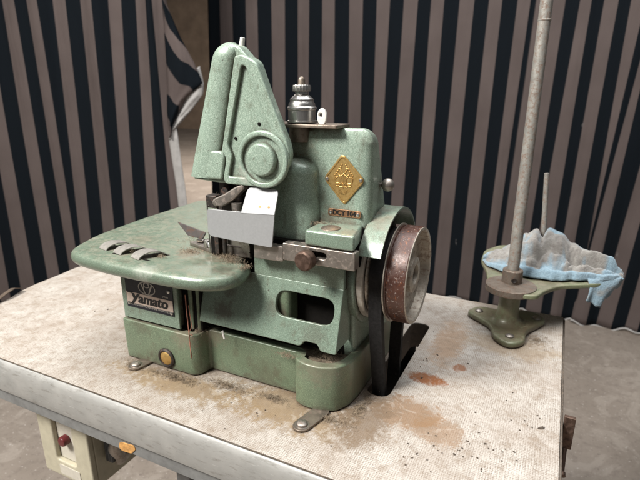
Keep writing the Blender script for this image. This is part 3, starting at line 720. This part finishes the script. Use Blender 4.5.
# top plate with tension cap
b = MB(); b.poly(FXY(41.05), rnd([(28.4, 4.9), (38.2, 5.4), (38.6, 9.3), (27.2, 10)], .35), 0, .48, .12); b.cyl((31.6, 7.5, 39), (31.6, 7.5, 41.35), 1.6); b.cyl((29.2, 6.2, 41.6), (29.2, 6.2, 41.85), .5)
TP = b.build('top_plate', 'brownmetal', Q)
co = (32.0, 7.3, 41.6)
b = MB(); b.lathe([(0, 0), (2.0, 0), (2.1, .1), (2.1, .3), (1.93, .38), (1.93, 1.75), (2.08, 1.85), (2.08, 2.1), (1.9, 2.25), (1.85, 2.6), (1.6, 2.95), (1.66, 3.02), (1.66, 3.2), (1.4, 3.45), (1.1, 3.7), (.9, 3.85), (.9, 4.3), (0, 4.3)], co, (0, 0, 1), 48)
CAP = b.build('tension_cap', 'bright', TP)
b = MB(); b.lathe([(.8, 4.2), (1.25, 4.25), (1.32, 4.4), (1.32, 4.95), (1.2, 5.1), (.5, 5.12), (0, 5.12)], co, (0, 0, 1), 40, bump=lambda i, h: 1-.06*(i % 2)); b.build('knurled_ring', 'bright', CAP)
b = MB(); b.lathe([(.5, 5.1), (.5, 5.75), (.38, 6.05), (.15, 6.2), (0, 6.2)], co, (0, 0, 1), 20); b.build('pin', 'brownmetal', CAP)
b = MB(); tc = [(35.49, 42.50)][0]
b.poly(FXZ(6.4), circ(tc[0], tc[1], .72, 28, 1.15), -.5, 0, .15, [circ(tc[0]-.15, tc[1]+.25, .26, 16)]); b.build('thread_eyelet', 'white', TP)

# big pivoting head cover
yc = 1.6
def L(pts, y=yc): return pts
cov = [(16.00, 33.14), (16.56, 36.04), (20.82, 49.96), (22.64, 51.94), (24.92, 51.86), (26.57, 50.20), (27.65, 49.67), (29.33, 45.26), (32.08, 38.83), (32.27, 36.97), (31.52, 35.29), (29.88, 33.78), (28.04, 33.00), (24.46, 32.92), (21.28, 32.95)]
b = MB(); b.poly(FXZ(2.2), rnd(cov, [.25, .3, .5, .8, .8, .4, .8, 1, 1.6, 1.2, 1.2, 1.2, 1, .6, .3], 4), -2.3, 0, .32, seg=4)
COV = b.build('head_cover', 'mint', Q, ang=60)
# rounded ridge down the left side
A0 = [(18.14, 3.00, 33.63)][0]; A1 = [(22.83, 3.00, 50.08)][0]
A0, A1 = Vector(A0), Vector(A1)
b = MB(); bb = bmesh.new(); prev = None; NS = 22
prof_ = [(t, 2.6-.62*t, 1.75) for t in [k/14 for k in range(15)]]
dome = [(1+.128*math.sin(R(a)), (1.96)*math.cos(R(a)), 1.75*math.cos(R(a))) for a in range(8, 90, 8)]
for t, hw, hd_ in prof_+dome:
    p = A0+(A1-A0)*t; ring = []
    for k in range(NS+1):
        a = math.pi*k/NS; ring.append(bb.verts.new((p.x-hw*math.cos(a), p.y-hd_*math.sin(a)**.62, p.z)))
    for k in range(1, NS): ring.append(bb.verts.new((p.x+hw*math.cos(math.pi*k/NS), p.y+1.2*math.sin(math.pi*k/NS), p.z)))
    if prev:
        for k in range(len(ring)): bb.faces.new((prev[k], prev[(k+1) % len(ring)], ring[(k+1) % len(ring)], ring[k]))
    else: bb.faces.new(ring[::-1])
    prev = ring
bb.faces.new(prev); bmesh.ops.recalc_face_normals(bb, faces=bb.faces); b._in(bb)
# raised rims, ring and disc
rimo = [(24.93, 50.33), (26.21, 50.54), (28.34, 49.51), (30.31, 44.90), (32.89, 39.06), (33.15, 37.10), (32.34, 35.17), (30.56, 33.66), (28.59, 33.00), (22.44, 33.00), (21.96, 33.69), (22.70, 36.76), (21.89, 37.57), (22.11, 38.28)]
rimh = [(25.98, 49.19), (26.60, 49.05), (28.30, 45.01), (30.40, 40.73), (27.77, 40.44), (25.73, 39.00), (24.62, 37.15), (24.69, 35.47), (25.98, 34.21), (22.96, 34.13), (23.76, 37.10), (23.31, 38.06), (23.10, 38.75)]
ccx, ccz = [(28.99, 36.92)][0]
rimh = rnd(rimh, .35, 4)
b.poly(FXZ(1.6), rnd(rimo, [.3, .5, .8, 1, 1.6, 1.2, 1.2, 1.2, 1, .3, .3, .5, .5, .3], 4), -.8, 0, .22, [rimh], seg=3)
b.poly(FXZ(1.45), circ(ccx, ccz, 4.05, 48, 3.95), -.5, .35, .28, [circ(ccx, ccz, 3.25, 48, 3.15)], seg=3)
b.lathe([(0, .75), (1.95, .72), (2.15, .6), (2.3, .3), (2.42, -.4)], (ccx-.1, 1.5, ccz), (0, -1, 0), 48)
# small stepped box at the lower left
stp = [(18.24, 37.76), (22.06, 37.74), (22.61, 37.00), (21.92, 33.54), (17.02, 33.60)]
b.poly(FXZ(1.32), rnd(stp, [.5, .9, .6, .5, .5], 4), -2.6, 0, .38)
b.build('cover_relief', 'mint', COV, ang=50)
for q in [(28.13, 2.00, 41.62), (28.65, 2.00, 40.64), (24.14, 2.00, 39.52)]: b = MB(); b.lathe([(0, .1), (.2, .08), (.24, 0)], (q[0], q[1]+.12, q[2]), (0, -1, 0), 12); b.build('screw_hole', 'black', COV)
b = MB(); q0 = [(23.94, 4.50, 50.26), (24.45, 4.50, 52.88)]; b.cyl(q0[0], q0[1], .42, .34, seg=16); b.build('cover_pin', 'white', COV)

# sheet steel chip guard
yg = .8
lowg = [(19.32, 29.13), (25.41, 29.32), (30.99, 29.64), (30.42, 24.62), (24.97, 24.76), (19.63, 24.98), (19.21, 25.56)]
b = MB(); b.poly(FXZ(yg), rnd(lowg, [.5, .1, .1, .35, .1, .3, .5], 4), -.18, 0, .04)
g3 = [(25.40, 0.80, 29.25), (30.99, 0.80, 29.56)]; hgt = 3.6
F = frame(g3[0], Vector(g3[1])-Vector(g3[0]), (0, .36, 1)); wG = (Vector(g3[1])-Vector(g3[0])).length
b.poly(F, rnd([(0, -.1), (wG, -.1), (wG+.1, hgt-.1), (.55, hgt+.15)], [.05, .05, .9, .9], 6), -.16, .02, .04)
GU = b.build('chip_guard', 'zinc', Q)
for q in [(28.47, 0.75, 30.52), (29.93, 0.75, 30.53)]: b = MB(); b.poly(F, circ((q[0]-g3[0][0])*1.0, .95, .2, 12, .14), .022, .05); b.build('yellow_spot', 'chip', GU)

# needle and presser area
b = MB()
b.box((17.2, 3.2, 28.6), (19.2, 5.0, 30.6), .2); b.box((18.9, 3.6, 28.2), (24.5, 6.2, 29.6), .2); b.box((19.4, 5, 26), (28, 12, 34), .3)
b.cyl((20.2, 4.2, 30.2), (20.2, 4.2, 34.2), .75, seg=16); b.cyl((22.5, 4.6, 29.5), (22.5, 4.6, 33.5), .6, seg=16); b.lathe([(0, .5), (.6, .4), (.65, 0)], (21.2, 3.2, 31.6), (0, -1, 0), 16)
b.cyl((19.9, 3.8, 21), (19.9, 3.8, 29), .35, seg=12); b.box((18.2, 3.4, 21.2), (19.0, 4.6, 27.5), .1)
b.build('needle_clamp', 'darksteel', Q)
b = MB(); lv = [(19.41, 29.86), (19.84, 30.51), (21.91, 31.46), (23.93, 32.67), (25.35, 33.22), (25.48, 32.51), (23.27, 30.54), (21.40, 29.46), (19.93, 29.38)]
b.poly(FXZ(1.7), rnd(lv, .5, 4), -1.3, 0, .25); b.cyl((23.7, 2.3, 28), (23.7, 2.3, 30.2), .8, seg=16)
b.build('presser_lever', 'steel', Q)
yk = 4.5
# throat plate standing on the work plate, knives and presser foot
zW = 20.72
b = MB(); lp = [(15.97, 24.19), (24.22, 24.27), (24.05, 21.00), (22.93, 20.99), (22.81, 22.21), (22.27, 22.63), (19.21, 22.62), (17.63, 22.57)]
hol = [(18.88, 23.44), (20.81, 23.50)]
b.poly(FXZ(yk), rnd(lp, [.1, .1, .1, .1, .3, .3, .1, .1], 3), -.4, 0, .05, [circ(h[0], h[1], .16, 10) for h in hol])
b.box((17.5, 4.95, 20.7), (24, 12, 22.3), .1)
b.build('throat_plate', 'steel', Q)
b = MB(); kn = [(8.94, 5.50, 24.88), (14.93, 5.50, 23.72), (14.41, 5.50, 22.45), (11.50, 5.50, 22.67)]
F = frame(kn[0], Vector(kn[1])-Vector(kn[0]), (0, .35, 1)); Fi = F.inverted()
b.poly(F, rnd([tuple((Fi @ Vector(k))[:2]) for k in kn], .15, 3), -.25, 0, .06); b.build('upper_knife', 'darksteel', Q)
b = MB(); b.poly(FXY(zW), rnd([(10.5, 6.4), (16.6, 4.4), (18.5, 5.6), (17.5, 10), (12.5, 9.6)], .2), 0, .55, .06); b.box((11.8, 6.6, 21.3), (13.2, 7.4, 21.9), .2)
b.build('feed_plate', 'steel', Q)
b = MB(); b.box((17.0, 3.9, 20.8), (18.6, 5.4, 24.6), .2); b.build('presser_foot', 'black', Q)
b = MB(); b.cyl((17.6, 3.0, 21.5), (17.6, 3.0, 29), .11, seg=8); b.build('needle', 'bright', Q)
b = MB(); b.tube([(14.8, 5.6, 21.9), (15.4, 4.9, 22.3), (16.1, 4.6, 22.1), (16.5, 4.2, 21.7)], .2, 8); b.cyl((15.2, 5.2, 21.3), (15.2, 5.2, 22.5), .45, seg=12); b.build('looper_pin', 'bright', Q)

# work plate
pl_ = [(-7.4, -1.9), (-6.0, -4.4), (-3.0, -5.6), (4, -6.2), (12, -6.2), (18.2, -6.0), (22.6, -5.2), (25.2, -3.4), (26.2, -1.0), (25.7, 1.6), (25.0, 3.2), (23, 3.45), (22, 9), (18, 11), (18, 34), (15, 37), (-10, 37), (-11.9, 35), (-11.2, 17), (-9.6, 4)]
b = MB(); b.poly(FXY(0), rnd(pl_, [1.6]*10+[.4, .2, .5, .5, 1, 2, 2, 1.5, 3, 3], 5), 18.3, 20.7, 1.18, seg=6)
WP = b.build('work_plate', 'plate', Q, ang=60)
b = MB(); b.cyl((6, 10, 15.5), (6, 10, 18.5), 1.5); b.box((-1, 14, 17.2), (14, 20, 18.5), .3); b.build('plate_bracket', 'darksteel', WP)
# three sprung clips in the plate
for i, (cx_, cy_) in enumerate([(-.3, -.6), (3.6, -1.2), (8.0, -1.7)]):
    b = MB()
    b.strip([(cx_-.5, cy_-1.3, 20.72), (cx_-.42, cy_-1.05, 21.05), (cx_-.1, cy_-.5, 21.45), (cx_+.5, cy_+.4, 21.7), (cx_+1.3, cy_+1.5, 21.55), (cx_+2.2, cy_+2.7, 20.7)], (2.3, -.6, 0), .14)
    b.build('thread_clip', 'clip', WP)
for x_, y_ in ((-1.3, .6), (3.0, -2.6), (9.6, -2.7)): b = MB(); b.poly(FXY(20.68), circ(x_, y_, .9, 20, .22, .3), 0, .035); b.build('clip_slot', 'black', WP)

# flywheel, belt, guard
b = MB(); cw = (13, 19.3)
def X(x): return (x, cw[0], cw[1])
b.lathe([(6.2, 45.35-45), (7.25, .4), (7.35, .5), (7.35, .75), (7.2, .85), (7.2, 1.0), (7.42, 1.1), (7.42, 3.4), (7.36, 3.55)], X(45), (1, 0, 0), 72)
FW = b.build('flywheel', 'wheel', Q)
b = MB(); b.lathe([(7.36, 3.54), (7.3, 3.66), (6.95, 3.66), (6.8, 3.5), (6.7, 2.2), (6.2, 1.95), (3.0, 1.75), (2.75, 1.9), (2.7, 3.0), (2.5, 3.1), (1.55, 3.1), (1.5, 1.6), (0, 1.6)], X(45), (1, 0, 0), 72)
b.build('rim', 'ring', FW)
b = MB(); b.lathe([(0, 2.5), (.9, 2.45), (1.0, 2.3), (1.0, 1.5)], X(45), (1, 0, 0), 24); b.build('axle_bolt', 'rustknob', FW)
b = MB(); b.lathe([(6.2, -2.6), (6.8, -2.55), (7.0, -2.4), (6.3, -1.7), (5.6, -1.5), (5.6, .05), (7.45, .3), (7.62, .36), (7.62, .5), (6.3, .6)], X(45), (1, 0, 0), 72)
b.build('pulley', 'ring', FW)
b = MB(); b.lathe([(5, -3.6), (7.45, -3.6), (7.6, -3.45), (7.6, -2.75), (7.45, -2.6), (5, -2.6)], X(45), (1, 0, 0), 72); b.build('bearing_ring', 'palering', Q)
# belt loop
cy_b, cz_b, rb = 13, 19.3, 6.35
pts = []
for k in range(25):
    a = R(170-160*k/24)*1.0; pts.append((44.1, cy_b+rb*math.cos(a), cz_b+rb*math.sin(a)))
front = [(44.2, 11.2-.6, -40), (44.2, 10.4, -14), (44.2, 9.9, 0), (44.15, 8.2, 8), (44.1, 7.1, 14)]
back = [(44.1, 18.9, 14), (44.2, 17.9, 6), (44.3, 17.2, 0), (44.3, 16, -14), (44.3, 15, -40)]
b = MB(); b.strip(front+pts+back, (2.0, 0, 0), 1.1, bev=.1)
belt = b.build('drive_belt', 'rubber'); tag(belt, 'black rubber drive belt running from the flywheel down through the table slot', 'belt')
# curved guard over the wheel
b = MB(); gp = []
for k in range(31):
    a = R(151-118*k/30); gp.append((43.75, 13+9.9*math.cos(a), 19.3+9.9*math.sin(a)))
b.strip(gp, (3.3, 0, 0), .3); GB = b.build('belt_guard', 'green', Q, ang=30)
b = MB(); b.poly(frame((41.9, 0, 0), (0, 1, 0), (0, 0, 1)), [(13+9.7*math.cos(R(151-118*k/20)), 19.3+9.7*math.sin(R(151-118*k/20))) for k in range(21)]+[(19, 20), (7, 20)], -.5, 0, .05)
b.build('guard_dark_fill', 'black', GB)  # black sheet painting the dark inside of the guard

# ------------------------------------------------------------------ thread stand
G = thing('thread_stand', 'green thread stand with a tall rusty rod at the right of the table', 'thread stand', (60, 42.5, 0))
cx0, cy0 = 60, 42.3
fo = []
for k in range(90):
    a = 2*math.pi*k/90; fo.append((cx0+(4.7+2.3*math.cos(3*(a-R(22))))*math.cos(a), cy0+(4.9+3.1*math.cos(3*(a-R(25))))*math.sin(a)))
lob = [(53.6, 44.6), (61.6, 35.2), (66.2, 46.6)]
fo = rnd([(51.6, 43.6), (53.6, 47.6), (58.5, 47.2), (64.5, 49.6), (67.4, 46.6), (65.9, 43.2), (63.8, 39.5), (64, 34.6), (61.5, 32.2), (58.4, 34.4), (57.2, 39.2), (54.4, 41.4)], 2.4, 6)
b = MB(); b.poly(FXY(0), fo, .02, 1.25, .4)
b.lathe([(3.9, 1.1), (2.9, 1.5), (2.3, 2.4), (2.05, 3.4), (1.95, 8.3), (0, 8.4)], (cx0, cy0, 0), (0, 0, 1), 36)
FT = b.build('foot', 'stand', G)
for x_, y_ in ((54.2, 44.4), (61.2, 35.4), (65.4, 46.0)): b = MB(); b.lathe([(0, 1.75), (.5, 1.7), (.8, 1.5), (.85, 1.2)], (x_, y_, 0), (0, 0, 1), 16); b.build('screw', 'steel', FT)
tray = [(64.9, 37.2), (66.1, 41.0), (68.6, 45.0), (75.7, 49.5), (79.3, 53.5), (79.5, 57.5), (76, 62), (68, 63), (61, 69.5), (55, 68), (52.0, 62), (52.4, 54), (54.4, 48), (55.6, 41.4), (58, 38), (61.6, 37)]
b = MB(); b.poly(FXY(0), rnd(tray, 2., 5), 8.5, 9.45, .3)
b.build('spool_tray', 'stand', G)
b = MB(); b.lathe([(0, 9.5), (0, 9.75), (4.5, 9.72), (4.7, 9.6), (4.7, 8.5), (4.6, 8.4)], (cx0, cy0-1.3, 0), (0, 0, 1), 40); b.lathe([(1.9, 9.3), (1.9, 12.2), (1.7, 12.4), (0, 12.4)], (cx0, cy0, 0), (0, 0, 1), 28)
CO = b.build('collar', 'rustdisc', G)
b = MB(); b.lathe([(0, .1), (.3, .1), (.45, .18), (.5, .1), (.5, -.2)], (cx0+.5, cy0-1.9, 10.7), (.25, -1, 0), 16); b.build('set_screw', 'darksteel', CO)
b = MB(); b.cyl((cx0, cy0, 12), (cx0+.15, cy0+.2, 96), 1.1, .98, seg=24); b.lathe([(1.02, 0), (1.1, .1), (1.1, .25), (1.02, .35)], (cx0+.1, cy0+.1, 57.2), (0, 0, 1), 20)
b.build('rod', 'rod', G)
b = MB(); b.cyl((64.9, 56, 9.4), (63.4, 56, 29.6), .58, .5, seg=16); b.build('spool_pin', 'rod', G)

# rag heaped on the tray around the spool pin
from mathutils import noise as mn
def lerpc(tab, x):
    for (a, ya), (b_, yb_) in zip(tab, tab[1:]):
        if x <= b_: t = max(0, (x-a)/(b_-a)); t = t*t*(3-2*t); return ya+(yb_-ya)*t
    return tab[-1][1]
RG = bmesh.new(); cl = RG.verts.layers.float.new('dirt')
HT0 = [(53, 10.6), (54.2, 12.0), (56.2, 12.8), (58.8, 14.8), (61.0, 17.9), (63.2, 19.3), (64.5, 18.0), (65.6, 19.9), (67.0, 19.2), (70, 16.6), (73, 15.2), (77, 13.9), (79, 11.6), (79.8, 10.3)]
HT = [(a_, 10+(b_-10)*.84) for a_, b_ in HT0]
YF = [(53, 53), (55, 49), (58, 47.2), (62, 46.2), (67, 46.3), (71, 48.2), (75, 50.2), (79.8, 53.0)]
NU, NV = 190, 120; GR = []
for i in range(NU+1):
    x = 53+26.8*i/NU; row = []; Hx = lerpc(HT, x)+.25*mn.noise(Vector((x*.9, 1, 4))); yf = lerpc(YF, x)+.45*mn.noise(Vector((x*.7, 3, 3)))+.05*mn.noise(Vector((x*5, 3, 3)))
    yr = 53.2+.05*(x-60); yk = 62-.12*(x-66)**2*.4
    for j in range(NV+1):
        v = j/NV*1.7
        if v <= 1: y = yf+(yr-yf)*v; f = math.sin(math.pi/2*v)**.85
        else: y = yr+(max(yk, yr+2)-yr)*(v-1)/.7; f = math.cos(math.pi/2*(v-1)/.7)**1.2
        z = 9.75+(Hx-9.75)*f
        g = lambda c, w_: math.exp(-((v-c)/w_)**2)
        en = min(1, (x-53)/2)*min(1, (79.8-x)/1.5)
        z += en*(.45*g(.07, .05)*(1+.5*mn.noise(Vector((x*.4, 0, 0))))-.35*g(.18, .06))
        cr = math.exp(-((x-74.5)/5.5)**2); z += cr*(-2.6*g(.50+.01*(x-74), .10)+.9*g(.72, .12))
        cr = math.exp(-((x-63)/5)**2); z += cr*(-1.0*g(.36+.02*(x-63), .07)+.7*g(.5+.02*(x-63), .09))
        fold = math.sin((x*.9-v*4.2)+2*mn.noise(Vector((x*.15, v*1.5, 2))))
        z += math.sin(math.pi*min(1, v*.95+.05))*(.25*fold-1.1*abs(mn.noise(Vector((x*.3+v*.8, v*2.4, 7))))-.7*abs(mn.noise(Vector((x*.75-v*1.5, v*5, 11))))+.35-.22*abs(mn.noise(Vector((x*2.1, v*12, 5)))))
        if abs(x-64.3) < 1.1 and v > .86 and v < 1.2: z -= 1.3*(1-abs(x-64.3)/1.1)
        vt = RG.verts.new((x+.5*mn.noise(Vector((v*4, x*.2, 8))), y, max(z, 9.62))); row.append(vt)
        n_ = mn.noise(Vector((x*.3, v*2.2, 20)))*.9+mn.noise(Vector((x*.9, v*6, 25)))*.4
        d = .92+n_-.95*g(.03, .12)-.8*math.exp(-((x-66.3)/2.2)**2)*g(.88, .2)-.6*math.exp(-((x-78)/2.4)**2)-.5*math.exp(-((x-53)/2)**2)-.6*math.exp(-((x-60.5)/1.5)**2)*g(.85, .15)
        vt[cl] = max(0, min(1, d))
    GR.append(row)
for i in range(NU):
    for j in range(NV): RG.faces.new((GR[i][j], GR[i+1][j], GR[i+1][j+1], GR[i][j+1]))
# the corner hanging over the edge of the tray
H0 = [(73.5, 49.2), (75, 49.9), (76.6, 50.7), (78.2, 51.8), (79.6, 53), (80.6, 54.2)]
prev = None
for j in range(15):
    t = j/14; row = []
    for i, (x, y) in enumerate(H0):
        for s_ in ((0, .5) if i < 5 else (0,)):
            xx = x+(H0[min(i+1, 5)][0]-x)*s_; yy = y+(H0[min(i+1, 5)][1]-y)*s_
            k = (i+s_)/5; dl = (5.6-2.6*abs(k-.3)*1.6+.6*math.sin(k*19)+.3*math.sin(k*47))*t
            row.append(RG.verts.new((xx+.55*(1-(1-t)**3)*.8-t*2.2*k+.35*math.sin(k*11+t*3), yy-1.0*(1-(1-t)**3)+.5*math.sin(k*13)*t, 10.3-dl))); row[-1][cl] = .25+.5*mn.noise(Vector((k*3, t*3, 1)))
    if prev:
        for i in range(len(row)-1): RG.faces.new((prev[i], prev[i+1], row[i+1], row[i]))
    prev = row
for v in RG.verts: v.co *= S
me = bpy.data.meshes.new('rag'); RG.to_mesh(me); RG.free(); me.materials.append(M['rag']); me.polygons.foreach_set('use_smooth', [True]*len(me.polygons))
rag = bpy.data.objects.new('rag', me); C.objects.link(rag); mo = rag.modifiers.new('s', 'SOLIDIFY'); mo.thickness = .28*S; mo.offset = 1
tag(rag, 'crumpled pale blue rag, dirty brown, heaped on the thread stand tray', 'rag')

# ------------------------------------------------------------------ lint, crumbs, threads
def fibres(spots, n, ln, r, seed, name, mat, label, cat, zf=None):
    rg = random.Random(seed); b = MB()
    for (x0_, y0_, z0_, rx, ry, k) in spots:
        for _ in range(int(n*k)):
            a = rg.uniform(0, 6.28); q = abs(rg.gauss(0, .5)); x = x0_+rx*q*math.cos(a); y = y0_+ry*q*math.sin(a)
            d = rg.uniform(0, 6.28); L_ = ln*rg.uniform(.4, 1.3); cv = rg.uniform(-2, 2); pts = []
            zz = z0_+r+abs(rg.gauss(0, .18))
            for s_ in range(5):
                pts.append((x, y, zz+.25*math.sin(s_*1.3+a)*rg.random())); d += cv*.55; x += math.cos(d)*L_/5; y += math.sin(d)*L_/5
            b.tube(pts, r, 3)
    return tag(b.build(name, mat, smooth=True), label, cat, None, 'stuff')
fibres([(12, -1.8, 0.02, 9, 1.6, 1.2), (3, -2, .02, 3, 1.5, .4), (22, 0, .02, 8, 1.6, 1), (30, .5, .02, 4, 1.2, .5), (43.2, 4, .02, 1.6, 6, .6), (40, -.5, .02, 4, 1.4, .5), (66, 38.5, .02, 3, 3, .4)], 420, .9, .016, 3, 'lint', 'fibre', 'pale brown lint lying along the foot of the machine', 'lint')
fibres([(13.2, 3.6, 20.72, 3, 1.6, .8), (22, 2.5, 20.72, 2.5, 1.6, 1), (10.5, -.6, 20.72, 2, .5, .35), (4.5, -.9, 20.9, 1.5, .6, .3), (36, 5.6, 27.5, 2.5, .8, .8), (30.8, 7.5, 37.0, 2.5, 1.3, .8), (37, 4.6, 7, 3, 2, 1), (15.2, 1.9, 7.6, 1.2, 1, .9), (20.5, 3.6, 20.9, 2.5, .8, 1.2), (18, 4.4, 24.6, 1, .8, .5), (21, 5, 30.7, 2.5, 1, .7), (15, 6, 20.8, 3, 2, .7), (25.5, 1.2, 20.7, .8, 1.5, .5), (38, 7.5, 27.5, 3, .6, .8), (32, 1.6, 7.3, 3, .8, .6), (9, 9, 20.7, 4, 4, .3)], 230, .7, .015, 5, 'lint', 'fibre', 'loose lint caught on the plate and ledges of the machine', 'lint')
b = MB(); q = [(14.57, 1.20, 14.77), (14.60, 1.20, 11.94), (14.68, 1.20, 9.44), (14.75, 1.20, 3.52)]; b.tube([(p[0], p[1]-1.4, p[2]) for p in q], .09, 5); b.tube([(15.0, -.1, 13), (15.5, -.3, 9.5), (14.9, -.5, 8.2), (15.6, -.4, 7.9)], .06, 5)
tag(b.build('thread', 'redthread'), 'reddish loose thread hanging at the front of the machine base', 'thread')
b = MB(); q = [(20.65, 0.90, 9.30), (20.95, 0.90, 7.95)]; b.tube([(p[0], p[1], p[2]) for p in q], .16, 6)
tag(b.build('paper_scrap', 'white'), 'tiny white scrap stuck below the front cover', 'scrap')
b = MB(); rg = random.Random(11)
for (x0_, y0_, sx_, sy_, n) in ((62, 3, 4, 3, 16), (66, 12, 3, 4, 12), (58, 2, 5, 3, 12), (60, 18, 6, 8, 10), (30, -5, 12, 3, 10), (-10, 5, 20, 8, 14), (53, -3, 3, 3, 10), (48, 22, 3, 8, 12)):
    for _ in range(n):
        x = rg.gauss(x0_, sx_*.6); y = rg.gauss(y0_, sy_*.6); s_ = rg.uniform(.04, .15)*(1+(rg.random() < .12)*1.1)
        if x > 69 or y < -9.5: continue
        bb = bmesh.new(); bmesh.ops.create_icosphere(bb, subdivisions=1, radius=s_)
        for v in bb.verts: v.co *= rg.uniform(.6, 1.3); v.co.z *= .35
        bb.transform(Matrix.Translation((x, y, .08)) @ Matrix.Rotation(rg.uniform(0, 3), 4, 'Z') @ Matrix.Diagonal((rg.uniform(.8, 2), 1, 1, 1))); b._in(bb)
tag(b.build('crumbs', 'crumb'), 'dark crumbs of dirt scattered on the table top', 'dirt', None, 'stuff')

# ------------------------------------------------------------------ light, world, camera
w = bpy.data.worlds.new('World'); sc.world = w; w.use_nodes = True
w.node_tree.nodes['Background'].inputs[0].default_value = (.95, .97, 1, 1); w.node_tree.nodes['Background'].inputs[1].default_value = .115
def area(name, loc, tgt, size, power, col):
    l = bpy.data.lights.new(name, 'AREA'); l.shape = 'RECTANGLE'; l.size, l.size_y = size; l.energy = power; l.color = col
    o = bpy.data.objects.new(name, l); C.objects.link(o); o.location = Vector(loc)*S
    o.rotation_euler = (Vector(tgt)-Vector(loc)).to_track_quat('-Z', 'Y').to_euler()
area('window_light', (-95, -185, 255), (25, 15, 12), (.75, .65), 136, (1, .975, .93))
area('skylight', (60, 60, 330), (40, 60, 0), (2.2, 1.6), 78, (.98, .99, 1))
area('gap_floor_light', (-420, 620, 320), (-480, 700, ZF), (3, 3), 300, (1, .93, .86))  # lamp added to brighten the floor beyond the curtain gap
cam = bpy.data.cameras.new('camera'); co_ = bpy.data.objects.new('camera', cam); C.objects.link(co_); sc.camera = co_
cam.sensor_width = 36; cam.lens = 36*490/640; cam.clip_start = .02; cam.clip_end = 100
co_.location = V(65.5, -55.6, 46)*S; co_.rotation_euler = (R(73), 0, R(26))
cam.dof.use_dof = True; cam.dof.focus_distance = 72*S; cam.dof.aperture_fstop = 11
sc.view_settings.view_transform = 'Standard'; sc.view_settings.look = 'None'; sc.view_settings.exposure = 0
